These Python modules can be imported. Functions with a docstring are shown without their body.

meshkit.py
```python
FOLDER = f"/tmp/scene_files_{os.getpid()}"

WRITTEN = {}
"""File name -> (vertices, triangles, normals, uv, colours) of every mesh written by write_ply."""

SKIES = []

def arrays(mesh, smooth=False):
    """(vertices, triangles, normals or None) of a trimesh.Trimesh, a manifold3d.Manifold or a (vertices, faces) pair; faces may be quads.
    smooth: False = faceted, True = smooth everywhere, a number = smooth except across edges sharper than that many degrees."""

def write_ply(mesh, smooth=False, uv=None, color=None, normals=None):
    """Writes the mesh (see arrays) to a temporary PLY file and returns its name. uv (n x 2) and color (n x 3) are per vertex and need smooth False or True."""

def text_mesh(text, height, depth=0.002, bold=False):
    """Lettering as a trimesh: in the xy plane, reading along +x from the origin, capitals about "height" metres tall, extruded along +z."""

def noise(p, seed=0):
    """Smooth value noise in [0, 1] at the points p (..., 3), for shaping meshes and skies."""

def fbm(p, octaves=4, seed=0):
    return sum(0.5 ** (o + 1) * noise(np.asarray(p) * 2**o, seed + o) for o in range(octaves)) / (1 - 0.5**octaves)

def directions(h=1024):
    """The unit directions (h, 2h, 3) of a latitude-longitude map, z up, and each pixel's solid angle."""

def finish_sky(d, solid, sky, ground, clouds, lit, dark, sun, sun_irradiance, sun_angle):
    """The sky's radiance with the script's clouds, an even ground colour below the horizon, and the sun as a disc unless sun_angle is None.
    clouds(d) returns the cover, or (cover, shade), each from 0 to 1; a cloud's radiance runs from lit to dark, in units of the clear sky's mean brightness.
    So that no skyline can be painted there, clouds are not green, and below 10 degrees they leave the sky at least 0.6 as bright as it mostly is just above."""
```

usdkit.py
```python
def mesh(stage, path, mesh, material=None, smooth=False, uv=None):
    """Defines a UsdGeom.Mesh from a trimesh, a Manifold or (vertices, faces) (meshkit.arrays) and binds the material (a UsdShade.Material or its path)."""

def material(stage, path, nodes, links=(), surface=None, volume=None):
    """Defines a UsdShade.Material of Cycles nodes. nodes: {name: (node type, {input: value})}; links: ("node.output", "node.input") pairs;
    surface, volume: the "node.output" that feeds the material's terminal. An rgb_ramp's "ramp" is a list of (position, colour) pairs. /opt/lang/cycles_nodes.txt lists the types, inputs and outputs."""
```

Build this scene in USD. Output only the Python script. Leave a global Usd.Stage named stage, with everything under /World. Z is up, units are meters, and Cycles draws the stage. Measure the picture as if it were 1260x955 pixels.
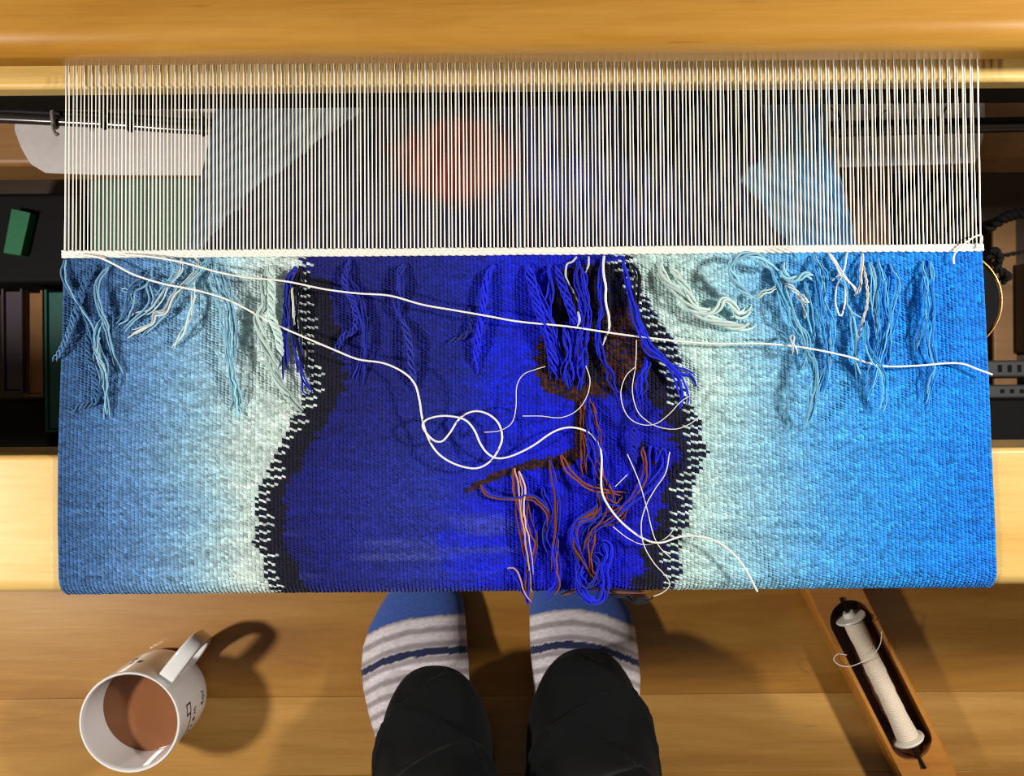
import math, random
import numpy as np, trimesh, manifold3d as m3
from shapely.geometry import Polygon, LineString, Point
import usdkit, meshkit
from pxr import Usd, UsdGeom, UsdLux, UsdShade, Gf, Sdf, Vt

stage = Usd.Stage.CreateInMemory()
UsdGeom.SetStageUpAxis(stage, UsdGeom.Tokens.z)
UsdGeom.SetStageMetersPerUnit(stage, 1.0)
UsdGeom.Xform.Define(stage, '/World')
UsdGeom.Scope.Define(stage, '/World/Looks')

# ------------------------------------------------------------------ camera
F = 1040.0            # focal length in pixels of the 1260 px wide picture
ROLL = 0.0075
CAMZ = 1.21
cam = UsdGeom.Camera.Define(stage, '/World/camera')
cam.CreateHorizontalApertureAttr(36.0)
cam.CreateVerticalApertureAttr(36.0 * 955 / 1260)
cam.CreateFocalLengthAttr(36.0 * F / 1260)
cam.CreateClippingRangeAttr(Gf.Vec2f(0.01, 50))
cam.CreateFStopAttr(22.0)
cam.CreateFocusDistanceAttr(0.46)
cam.CreateExposureAttr(1.38)
cam.AddTranslateOp().Set(Gf.Vec3d(0, 0, CAMZ))
cam.AddRotateZOp().Set(-math.degrees(ROLL))

def P(px, py, z):
    """A point of the photograph, at height z."""
    d = CAMZ - z
    dx, dy = px - 630.0, 477.5 - py
    c, s = math.cos(ROLL), math.sin(ROLL)
    return np.array([(dx * c + dy * s) / F * d, (-dx * s + dy * c) / F * d, z])

def pix(p):
    p = np.asarray(p, float)
    c, s = math.cos(ROLL), math.sin(ROLL)
    d = CAMZ - p[..., 2]
    dx = (p[..., 0] * c - p[..., 1] * s) * F / d
    dy = (p[..., 0] * s + p[..., 1] * c) * F / d
    return 630 + dx, 477.5 - dy

# ------------------------------------------------------------------ lights
def lamp(name, pos, target, radius, intensity, color):
    l = UsdLux.DiskLight.Define(stage, '/World/' + name)
    l.CreateRadiusAttr(radius)
    l.CreateIntensityAttr(intensity)
    l.CreateColorAttr(Gf.Vec3f(*color))
    z = np.array(pos, float) - np.array(target, float); z /= np.linalg.norm(z)
    x = np.cross([0, 1, 0], z); x /= np.linalg.norm(x); y = np.cross(z, x)
    m = Gf.Matrix4d(*x, 0, *y, 0, *z, 0, *[float(v) for v in pos], 1)
    l.AddTransformOp().Set(m)
lamp('lamp_light', (-0.82, -0.14, 1.24), (-0.28, -0.10, 0.65), 0.045, 165.0, (1.0, 0.955, 0.88))
lamp('lamp_light_001', (0.74, 0.13, 1.23), (0.28, 0.04, 0.70), 0.045, 165.0, (1.0, 0.955, 0.88))
dome = UsdLux.DomeLight.Define(stage, '/World/room_light')
dome.CreateIntensityAttr(0.018)
dome.CreateColorAttr(Gf.Vec3f(1.0, 0.95, 0.9))

# ------------------------------------------------------------------ names, things, parts
_used = {}
def numbered(path):
    n = _used.get(path, 0); _used[path] = n + 1
    return path if n == 0 else f'{path}_{n:03d}'

def tag(prim, label=None, cat=None, group=None, kind=None):
    for k, v in (('label', label), ('category', cat), ('group', group), ('kind', kind)):
        if v: prim.SetCustomDataByKey(k, v)
    return prim

def thing(name, label, cat, group=None, loc=(0, 0, 0), rotz=0):
    x = UsdGeom.Xform.Define(stage, numbered('/World/' + name))
    if any(loc) or rotz:
        x.AddTranslateOp().Set(Gf.Vec3d(*[float(v) for v in loc]))
        x.AddRotateZOp().Set(float(rotz))
    return tag(x.GetPrim(), label, cat, group)

def obj(name, mesh, mat, parent=None, smooth=35, label=None, kind=None, col=None):
    base = str(parent.GetPath()) if parent is not None else '/World'
    m = usdkit.mesh(stage, numbered(base + '/' + name), mesh, mat, smooth=smooth)
    if col is not None:
        pv = UsdGeom.PrimvarsAPI(m).CreatePrimvar('tint', Sdf.ValueTypeNames.Color3fArray, 'vertex')
        pv.Set(Vt.Vec3fArray.FromNumpy(np.asarray(col, np.float32)))
    return tag(m.GetPrim(), label, kind=kind)

def solo(name, mesh, mat, label, cat, group=None, smooth=35, kind=None, col=None):
    p = obj(name, mesh, mat, None, smooth, label, kind, col)
    if cat: p.SetCustomDataByKey('category', cat)
    if group: p.SetCustomDataByKey('group', group)
    return p

# ------------------------------------------------------------------ colour and materials
def lin(*c):
    c = np.asarray(c if len(c) > 1 else c[0], float) / 255.0
    return np.where(c <= 0.04045, c / 12.92, ((c + 0.055) / 1.055) ** 2.4)

def mat(name, nodes, links, surface='p.BSDF'):
    return usdkit.material(stage, '/World/Looks/' + name, nodes, links, surface=surface)

def plain(name, rgb, rough=0.5, metal=0.0, spec=0.5, nscale=0, nstr=0.0, vary=0.0, coat=0.0, sheen=0.0):
    c = lin(rgb)
    nodes = {'p': ('principled_bsdf', {'base_color': c, 'roughness': rough, 'metallic': metal, 'specular_ior_level': spec,
                                       'coat_weight': coat, 'coat_roughness': 0.06, 'sheen_weight': sheen})}
    links = []
    if nscale:
        nodes['g'] = ('texture_coordinate', {})
        nodes['n'] = ('noise_texture', {'scale': nscale, 'detail': 4.0, 'roughness': 0.6})
        links.append(('g.object', 'n.vector'))
        if vary:
            nodes['r'] = ('rgb_ramp', {'ramp': [(0.3, c * (1 - vary)), (0.7, np.minimum(1, c * (1 + vary)))]})
            links += [('n.fac', 'r.fac'), ('r.color', 'p.base_color')]
        if nstr:
            nodes['b'] = ('bump', {'strength': nstr, 'distance': 0.001})
            links += [('n.fac', 'b.height'), ('b.normal', 'p.normal')]
    return mat(name, nodes, links)

def tinted(name, rough=0.85, bump=0.3, bscale=900.0, sheen=0.15, vary=0.15):
    """Fibre whose colour is that of the yarn (a primvar of the mesh), with fine fuzz."""
    nodes = {'a': ('attribute', {'attribute': 'tint'}),
             'g': ('texture_coordinate', {}),
             'n': ('noise_texture', {'scale': bscale, 'detail': 3.0, 'roughness': 0.65}),
             'r': ('rgb_ramp', {'ramp': [(0.25, (1 - vary,) * 3), (0.75, (1.0, 1.0, 1.0))]}),
             'x': ('mix', {'mix_type': 'multiply', 'fac': 1.0}),
             'b': ('bump', {'strength': bump, 'distance': 0.0004}),
             'p': ('principled_bsdf', {'roughness': rough, 'specular_ior_level': 0.2, 'sheen_weight': sheen, 'sheen_roughness': 0.5})}
    links = [('g.object', 'n.vector'), ('n.fac', 'r.fac'), ('a.color', 'x.color1'), ('r.color', 'x.color2'), ('x.color', 'p.base_color'),
             ('n.fac', 'b.height'), ('b.normal', 'p.normal')]
    return mat(name, nodes, links)

def wood(name, dark, mid, light, rough=0.35, coat=0.3, seed=0.0, sx=3.0, sy=22.0, flecks=0.6):
    d, m, l = lin(dark), lin(mid), lin(light)
    nodes = {'g': ('geometry', {}),
             'm1': ('mapping', {'scale': (sx, sy, sy), 'location': (seed, seed * 1.7, seed * 0.6)}),
             'n1': ('noise_texture', {'scale': 1.0, 'detail': 5.0, 'roughness': 0.6, 'distortion': 0.6}),
             'm2': ('mapping', {'scale': (18.0, 420.0, 420.0), 'location': (seed, 0, 0)}),
             'n2': ('noise_texture', {'scale': 1.0, 'detail': 3.0, 'roughness': 0.7}),
             'm3': ('mapping', {'scale': (14.0, 170.0, 170.0), 'location': (seed * 3.1, seed, 0)}),
             'n3': ('noise_texture', {'scale': 1.0, 'detail': 2.0, 'roughness': 0.5}),
             'r1': ('rgb_ramp', {'ramp': [(0.30, d), (0.48, m), (0.70, l)]}),
             'r2': ('rgb_ramp', {'ramp': [(0.30, (0.90, 0.88, 0.85)), (0.62, (1, 1, 1))]}),
             'r3': ('rgb_ramp', {'ramp': [(0.10, (1 - flecks,) * 3), (0.27, (1, 1, 1))]}),
             'x1': ('mix', {'mix_type': 'multiply', 'fac': 1.0}),
             'x2': ('mix', {'mix_type': 'multiply', 'fac': 1.0}),
             'b': ('bump', {'strength': 0.12, 'distance': 0.0006}),
             'p': ('principled_bsdf', {'roughness': rough, 'coat_weight': coat, 'coat_roughness': 0.12, 'specular_ior_level': 0.5})}
    links = [('g.position', 'm1.vector'), ('g.position', 'm2.vector'), ('g.position', 'm3.vector'),
             ('m1.vector', 'n1.vector'), ('m2.vector', 'n2.vector'), ('m3.vector', 'n3.vector'),
             ('n1.fac', 'r1.fac'), ('n2.fac', 'r2.fac'), ('n3.fac', 'r3.fac'),
             ('r1.color', 'x1.color1'), ('r2.color', 'x1.color2'), ('x1.color', 'x2.color1'), ('r3.color', 'x2.color2'),
             ('x2.color', 'p.base_color'), ('n2.fac', 'b.height'), ('b.normal', 'p.normal')]
    return mat(name, nodes, links)

M = {}
M['beam_wood'] = wood('beam_wood', (216, 172, 92), (226, 186, 108), (234, 200, 128), rough=0.32, coat=0.45, seed=1.3)
M['cap_wood'] = wood('cap_wood', (168, 112, 34), (188, 132, 48), (204, 152, 66), rough=0.32, coat=0.35, seed=4.1)
M['bench_wood'] = wood('bench_wood', (142, 92, 26), (166, 114, 40), (184, 136, 60), rough=0.42, coat=0.15, seed=7.7)
M['bench_wood_pale'] = wood('bench_wood_pale', (160, 112, 46), (180, 132, 62), (196, 150, 80), rough=0.42, coat=0.15, seed=9.2)
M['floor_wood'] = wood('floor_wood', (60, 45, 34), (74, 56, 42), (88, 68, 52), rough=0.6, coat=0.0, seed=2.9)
M['old_wood'] = wood('old_wood', (128, 88, 44), (150, 106, 56), (166, 120, 66), rough=0.5, coat=0.05, seed=5.5)
M['shuttle_wood'] = wood('shuttle_wood', (166, 104, 40), (188, 124, 50), (202, 140, 64), rough=0.3, coat=0.4, seed=3.0, flecks=0.2)
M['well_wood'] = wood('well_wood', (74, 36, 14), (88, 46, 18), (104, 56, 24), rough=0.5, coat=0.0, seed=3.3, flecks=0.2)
M['weave'] = tinted('weave')
M['yarn'] = tinted('yarn', rough=0.8, bump=0.35, bscale=1600.0)
M['cloth'] = tinted('cloth', bump=0.25, bscale=500.0)
M['sock'] = tinted('sock', bump=0.5, bscale=700.0, sheen=0.3)
M['cotton'] = plain('cotton', (248, 245, 236), rough=0.8, spec=0.2, nscale=1500, nstr=0.3)
M['fine_thread'] = plain('fine_thread', (225, 220, 210), rough=0.5)
M['spool_thread'] = plain('spool_thread', (232, 216, 196), rough=0.8, spec=0.2, nscale=1200, nstr=0.3, vary=0.08)
M['black_paint'] = plain('black_paint', (14, 13, 13), rough=0.6, spec=0.2)
M['steel'] = plain('steel', (96, 92, 92), rough=0.22, metal=0.8)
M['dark_steel'] = plain('dark_steel', (46, 42, 40), rough=0.3, metal=0.8)
M['reed_steel'] = plain('reed_steel', (190, 182, 172), rough=0.4, metal=0.6)
M['canvas'] = plain('canvas', (196, 188, 186), rough=0.9, spec=0.1, nscale=160, vary=0.06)
M['trouser'] = plain('trouser', (8, 9, 11), rough=0.85, spec=0.15, nscale=420, nstr=0.35, vary=0.25, sheen=0.06)
M['glaze'] = plain('glaze', (232, 230, 230), rough=0.12, spec=0.5, coat=0.5)
M['ink'] = plain('ink', (24, 24, 30), rough=0.35)
M['coffee'] = plain('coffee', (138, 88, 56), rough=0.12, spec=0.4, nscale=30, vary=0.08)
M['plastic'] = plain('plastic', (232, 226, 212), rough=0.35)
M['zip_grey'] = plain('zip_grey', (120, 112, 108), rough=0.6)
M['black_cord'] = plain('black_cord', (22, 20, 22), rough=0.8)
M['skin'] = plain('skin', (200, 150, 125), rough=0.6)
M['green_card'] = plain('green_card', (40, 120, 78), rough=0.6)
M['teal_card'] = plain('teal_card', (24, 92, 84), rough=0.6, nscale=40, vary=0.1)
M['tan_card'] = plain('tan_card', (150, 104, 58), rough=0.7, nscale=40, vary=0.12)
M['purple_card'] = plain('purple_card', (74, 62, 74), rough=0.7)
M['black_card'] = plain('black_card', (20, 19, 20), rough=0.7, spec=0.2)
M['green_bag'] = plain('green_bag', (84, 116, 98), rough=0.8, nscale=30, vary=0.15)
M['brown_card'] = plain('brown_card', (112, 78, 48), rough=0.8, nscale=25, vary=0.15)
M['grey_card'] = plain('grey_card', (116, 112, 118), rough=0.7)
M['tape_grey'] = plain('tape_grey', (74, 76, 78), rough=0.5)
M['brass'] = plain('brass', (206, 150, 92), rough=0.25, metal=0.9)

# ------------------------------------------------------------------ mesh helpers
def box(x0, x1, y0, y1, z0, z1, r=0.0):
    """A box with rounded long edges (hull of small spheres would be dear: chamfer twice)."""
    if r <= 0:
        b = trimesh.creation.box(extents=(x1 - x0, y1 - y0, z1 - z0)); b.apply_translation(((x0 + x1) / 2, (y0 + y1) / 2, (z0 + z1) / 2)); return b
    pts = []
    n = 5
    for sx in (0, 1):
        for sy in (0, 1):
            for sz in (0, 1):
                c = np.array([x0 + r if sx == 0 else x1 - r, y0 + r if sy == 0 else y1 - r, z0 + r if sz == 0 else z1 - r])
                for a in np.linspace(0, math.pi / 2, n):
                    for b in np.linspace(0, math.pi / 2, n):
                        v = np.array([math.cos(a) * math.cos(b), math.sin(a) * math.cos(b), math.sin(b)])
                        pts.append(c + r * v * np.array([1 if sx else -1, 1 if sy else -1, 1 if sz else -1]))
    return trimesh.Trimesh(np.array(pts)).convex_hull

def prism_x(profile, x0, x1):
    """Extrudes a (y, z) outline along x."""
    m = trimesh.creation.extrude_polygon(Polygon(profile), x1 - x0, engine='earcut')
    v = m.vertices.copy()
    m.vertices = np.stack([x0 + v[:, 2], v[:, 0], v[:, 1]], 1)
    m.fix_normals()
    return m

def rounded_rect(y0, y1, z0, z1, r, n=8):
    """(y, z) outline; r = radii of (front bottom, back bottom, back top, front top)."""
    out = []
    for (cy, cz, a0, rr) in ((y0, z0, 180, r[0]), (y1, z0, 270, r[1]), (y1, z1, 0, r[2]), (y0, z1, 90, r[3])):
        yy = cy + rr if cy == y0 else cy - rr
        zz = cz + rr if cz == z0 else cz - rr
        for a in np.radians(np.linspace(a0, a0 + 90, n)):
            out.append((yy + rr * math.cos(a), zz + rr * math.sin(a)))
    return out

def frames(p):
    t = np.gradient(p, axis=0); t /= np.maximum(np.linalg.norm(t, axis=1, keepdims=True), 1e-12)
    ref = np.tile([0.0, 0.0, 1.0], (len(p), 1))
    ref[np.abs(t[:, 2]) > 0.9] = (0, 1, 0)
    n = np.cross(ref, t); n /= np.maximum(np.linalg.norm(n, axis=1, keepdims=True), 1e-12)
    b = np.cross(t, n)
    return t, n, b

def tube(p, r, sides=6, closed=False):
    p = np.asarray(p, float); k = len(p)
    r = np.broadcast_to(np.asarray(r, float), (k,))
    if closed:
        t = np.roll(p, -1, 0) - np.roll(p, 1, 0); t /= np.linalg.norm(t, axis=1, keepdims=True)
        n = np.cross([0, 0, 1.0], t)
        bad = np.linalg.norm(n, axis=1) < 0.2
        n[bad] = np.cross([0, 1.0, 0], t[bad])
        n /= np.linalg.norm(n, axis=1, keepdims=True); b = np.cross(t, n)
    else:
        t, n, b = frames(p)
    a = np.linspace(0, 2 * math.pi, sides, endpoint=False)
    ring = n[:, None] * np.cos(a)[None, :, None] + b[:, None] * np.sin(a)[None, :, None]
    v = (p[:, None] + ring * r[:, None, None]).reshape(-1, 3)
    f = []
    m = k if closed else k - 1
    i = np.arange(m)[:, None] * sides; j = np.arange(sides)[None]; j2 = (j + 1) % sides
    i2 = ((np.arange(m)[:, None] + 1) % k) * sides
    f = np.concatenate([np.stack([i + j, i2 + j, i2 + j2], -1).reshape(-1, 3), np.stack([i + j, i2 + j2, i + j2], -1).reshape(-1, 3)])
    f = f[:, ::-1]
    if not closed:
        v = np.vstack([v, p[0], p[-1]]); c0, c1 = len(v) - 2, len(v) - 1
        q = np.arange(sides)
        f = np.vstack([f, np.stack([np.full(sides, c0), q, (q + 1) % sides], 1)[:, ::-1],
                       np.stack([np.full(sides, c1), (k - 1) * sides + (q + 1) % sides, (k - 1) * sides + q], 1)[:, ::-1]])
    m = trimesh.Trimesh(v, f, process=False)
    if m.volume < 0: m.invert()
    return m

def spline(pts, n):
    """Catmull-Rom through the points, n samples evenly spaced by length."""
    p = np.asarray(pts, float)
    if len(p) == 2:
        return p[0] + (p[1] - p[0]) * np.linspace(0, 1, n)[:, None]
    q = np.vstack([2 * p[0] - p[1], p, 2 * p[-1] - p[-2]])
    out = []
    for i in range(1, len(q) - 2):
        t = np.linspace(0, 1, 14, endpoint=False)[:, None]
        a, b, c, d = q[i - 1], q[i], q[i + 1], q[i + 2]
        out.append(0.5 * (2 * b + (c - a) * t + (2 * a - 5 * b + 4 * c - d) * t ** 2 + (3 * b - a - 3 * c + d) * t ** 3))
    out = np.vstack(out + [p[-1:]])
    s = np.concatenate([[0], np.cumsum(np.linalg.norm(np.diff(out, axis=0), axis=1))])
    u = np.linspace(0, s[-1], n)
    return np.stack([np.interp(u, s, out[:, k]) for k in range(out.shape[1])], 1)

def lathe(profile, n=64):
    """Surface of revolution about z of an (r, z) outline, closed where r = 0."""
    pr = np.asarray(profile, float); k = len(pr)
    a = np.linspace(0, 2 * math.pi, n, endpoint=False)
    v = np.stack([pr[:, None, 0] * np.cos(a), pr[:, None, 0] * np.sin(a), np.repeat(pr[:, 1:2], n, 1)], -1).reshape(-1, 3)
    i = np.arange(k - 1)[:, None] * n; j = np.arange(n)[None]; j2 = (j + 1) % n
    f = np.concatenate([np.stack([i + j, i + j2, i + n + j2], -1).reshape(-1, 3), np.stack([i + j, i + n + j2, i + n + j], -1).reshape(-1, 3)])
    m = trimesh.Trimesh(v, f, process=True)
    m.merge_vertices()
    m.update_faces(m.nondegenerate_faces())
    if m.volume < 0: m.invert()
    return m

def loft(rings):
    """Closed tube from rings (k, n, 3), capped with fans."""
    r = np.asarray(rings, float); k, n, _ = r.shape
    v = r.reshape(-1, 3)
    i = np.arange(k - 1)[:, None] * n; j = np.arange(n)[None]; j2 = (j + 1) % n
    f = np.concatenate([np.stack([i + j, i + j2, i + n + j2], -1).reshape(-1, 3), np.stack([i + j, i + n + j2, i + n + j], -1).reshape(-1, 3)])
    v = np.vstack([v, r[0].mean(0), r[-1].mean(0)]); q = np.arange(n)
    f = np.vstack([f, np.stack([np.full(n, len(v) - 2), (q + 1) % n, q], 1), np.stack([np.full(n, len(v) - 1), (k - 1) * n + q, (k - 1) * n + (q + 1) % n], 1)])
    m = trimesh.Trimesh(v, f, process=False)
    if m.volume < 0: m.invert()
    return m

cat = trimesh.util.concatenate

# ================================================================== the setting
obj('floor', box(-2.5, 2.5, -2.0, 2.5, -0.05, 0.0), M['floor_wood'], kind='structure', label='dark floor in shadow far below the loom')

M['plaster'] = plain('plaster', (196, 184, 166), rough=0.9, nscale=8, vary=0.04)
for nm, b in (('wall_left', (-2.55, -2.5, -2.0, 2.5)), ('wall_right', (2.5, 2.55, -2.0, 2.5)), ('wall_front', (-2.5, 2.5, -2.05, -2.0)), ('wall_back', (-2.5, 2.5, 2.5, 2.55))):
    obj(nm, box(*b, 0.0, 2.6), M['plaster'], kind='structure', label='plain pale wall of the room')
# ================================================================== the loom
FRONT_Y, BACK_Y, BEAM_TOP = -0.1105, -0.0345, 0.750
loom = thing('loom', 'honey-coloured wooden floor loom frame whose front beam carries the tapestry', 'loom')
obj('breast_beam', prism_x(rounded_rect(FRONT_Y, BACK_Y, 0.680, BEAM_TOP, (0.008, 0.003, 0.003, 0.008)), -0.86, 0.86), M['beam_wood'], loom, smooth=30)
obj('cloth_beam', prism_x(rounded_rect(0.203, 0.285, 0.395, 0.452, (0.006,) * 4), -0.86, 0.86), M['old_wood'], loom, smooth=30, label='brown wooden beam behind the white apron')
for s in (-1, 1):
    x0, x1 = sorted((s * 0.86, s * 0.91))
    obj('side_post', box(x0, x1, -0.105, -0.04, 0.0, 0.80, 0.006), M['beam_wood'], loom)
    obj('side_rail', box(x0, x1, -0.039, 0.60, 0.60, 0.68, 0.006), M['beam_wood'], loom)
    obj('side_rail', box(x0, x1, -0.039, 0.60, 0.36, 0.43, 0.006), M['beam_wood'], loom)
    obj('rear_post', box(x0, x1, 0.601, 0.66, 0.0, 0.80, 0.006), M['beam_wood'], loom)

# ---- beater: cap, shuttle race and the steel reed between them
beater = thing('beater', 'wooden beater with reed, across the top over the white warp', 'beater')
obj('beater_cap', prism_x(rounded_rect(0.1700, 0.245, 0.7680, 0.7900, (0.001, 0.004, 0.005, 0.012)), -0.84, 0.84), M['cap_wood'], beater, smooth=30)
obj('shuttle_race', prism_x(rounded_rect(0.1665, 0.205, 0.7330, 0.7465, (0.002, 0.003, 0.003, 0.003)), -0.84, 0.84), M['beam_wood'], beater, smooth=30)
obj('lower_rail', prism_x(rounded_rect(0.1668, 0.204, 0.7075, 0.7325, (0.002,) * 4), -0.84, 0.84), M['black_paint'], beater, smooth=30, label='black lower rail of the beater')
for s in (-1, 1):
    x0, x1 = sorted((s * 0.80, s * 0.838))
    obj('beater_upright', box(x0, x1, 0.206, 0.236, 0.10, 0.7678, 0.003), M['beam_wood'], beater)

# ================================================================== the tapestry
NW = 242
TOPZ = 0.7515                 # ground of the weave
tap = thing('tapestry', 'half-woven tapestry in blues with dark ultramarine shape, on a white warp', 'tapestry')

def edge_x(py):
    """Left and right selvedge of the cloth, in world x, along the photograph's y."""
    zl = TOPZ
    l = np.interp(py, [312, 400, 480, 560, 640, 735], [78, 77, 74, 71.5, 71, 73])
    r = np.interp(py, [305, 400, 480, 560, 640, 725], [1208, 1213, 1217, 1220, 1224, 1227])
    return P(l, py, zl)[0], P(r, py, zl)[0]
FELL_Y = 0.0722
CORNER_R = 0.0105
STR_Y = FRONT_Y - 0.0012 + CORNER_R      # where the cloth begins to bend over the beam
S_FLAT = FELL_Y - STR_Y
S_ARC = CORNER_R * math.pi / 2
S_ALL = S_FLAT + S_ARC + 0.052
ys = np.linspace(300, 740, 60)
edge_tab = np.array([(P(630, y, TOPZ)[1],) + edge_x(y) for y in ys])
edge_tab = edge_tab[np.argsort(edge_tab[:, 0])]

def cloth_point(u, s, h):
    """u 0..1 across, s length from the fell, h height over the ground."""
    ang = np.clip((s - S_FLAT) / CORNER_R, 0, math.pi / 2)
    down = np.maximum(s - S_FLAT - S_ARC, 0)
    y = np.where(s < S_FLAT, FELL_Y - s, STR_Y - (CORNER_R + 0) * np.sin(ang))
    z = TOPZ - CORNER_R * (1 - np.cos(ang)) - down
    ny, nz = -np.sin(ang), np.cos(ang)
    yy = np.clip(FELL_Y - s, edge_tab[0, 0], edge_tab[-1, 0])
    xl, xr = np.interp(yy, edge_tab[:, 0], edge_tab[:, 1]), np.interp(yy, edge_tab[:, 0], edge_tab[:, 2])
    # the cloth is pulled in where it bends over the beam
    return np.stack([xl + (xr - xl) * u, y + ny * h, z + nz * h], -1)

# --- the woven design, in the photograph's pixel frame
LEFT_EDGE = ([312, 322, 330, 345, 370, 400, 440, 470, 482, 495, 510, 522, 535, 547, 560, 572, 585, 598, 610, 622, 632, 645, 655, 668, 680, 692, 705, 716, 728, 745],
             [352, 372, 364, 364, 367, 371, 374, 381, 380, 370, 363, 357, 350, 344, 338, 332, 329, 321, 317, 313, 317, 316, 317, 312, 319, 325, 327, 328, 335, 340])
RIGHT_EDGE = ([312, 325, 345, 365, 385, 400, 408, 425, 440, 460, 475, 492, 502, 520, 535, 548, 560, 572, 585, 600, 620, 640, 655, 668, 690, 705, 718, 745],
              [778, 774, 783, 793, 806, 813, 824, 833, 836, 839, 838, 846, 853, 863, 864, 870, 869, 862, 857, 852, 852, 848, 842, 835, 836, 840, 833, 828])
def ramp(x, stops):
    xs = [s[0] for s in stops]
    c = np.array([s[1] for s in stops], float)
    return np.stack([np.interp(x, xs, c[:, k]) for k in range(3)], -1)

def nz(a, b, seed):
    return meshkit.noise(np.stack([a, b, np.zeros_like(a)], -1), seed)

def poly_mask(px, py, pts):
    from matplotlib.path import Path
    return Path(pts).contains_points(np.stack([px.ravel(), py.ravel()], 1)).reshape(px.shape)

def inside(px, py, pts):
    """Even-odd test, vectorised."""
    pts = np.asarray(pts, float); r = np.zeros(px.shape, bool)
    for (x0, y0), (x1, y1) in zip(pts, np.roll(pts, -1, 0)):
        c = ((y0 > py) != (y1 > py))
        with np.errstate(divide='ignore', invalid='ignore'):
            xi = (x1 - x0) * (py - y0) / (y1 - y0 + 1e-12) + x0
        r ^= c & (px < xi)
    return r

def line_dist(px, py, pts):
    d = np.full(px.shape, 1e9)
    pts = np.asarray(pts, float)
    for a, b in zip(pts[:-1], pts[1:]):
        ab = b - a
        t = np.clip(((px - a[0]) * ab[0] + (py - a[1]) * ab[1]) / (ab @ ab), 0, 1)
        d = np.minimum(d, np.hypot(px - a[0] - t * ab[0], py - a[1] - t * ab[1]))
    return d

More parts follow.
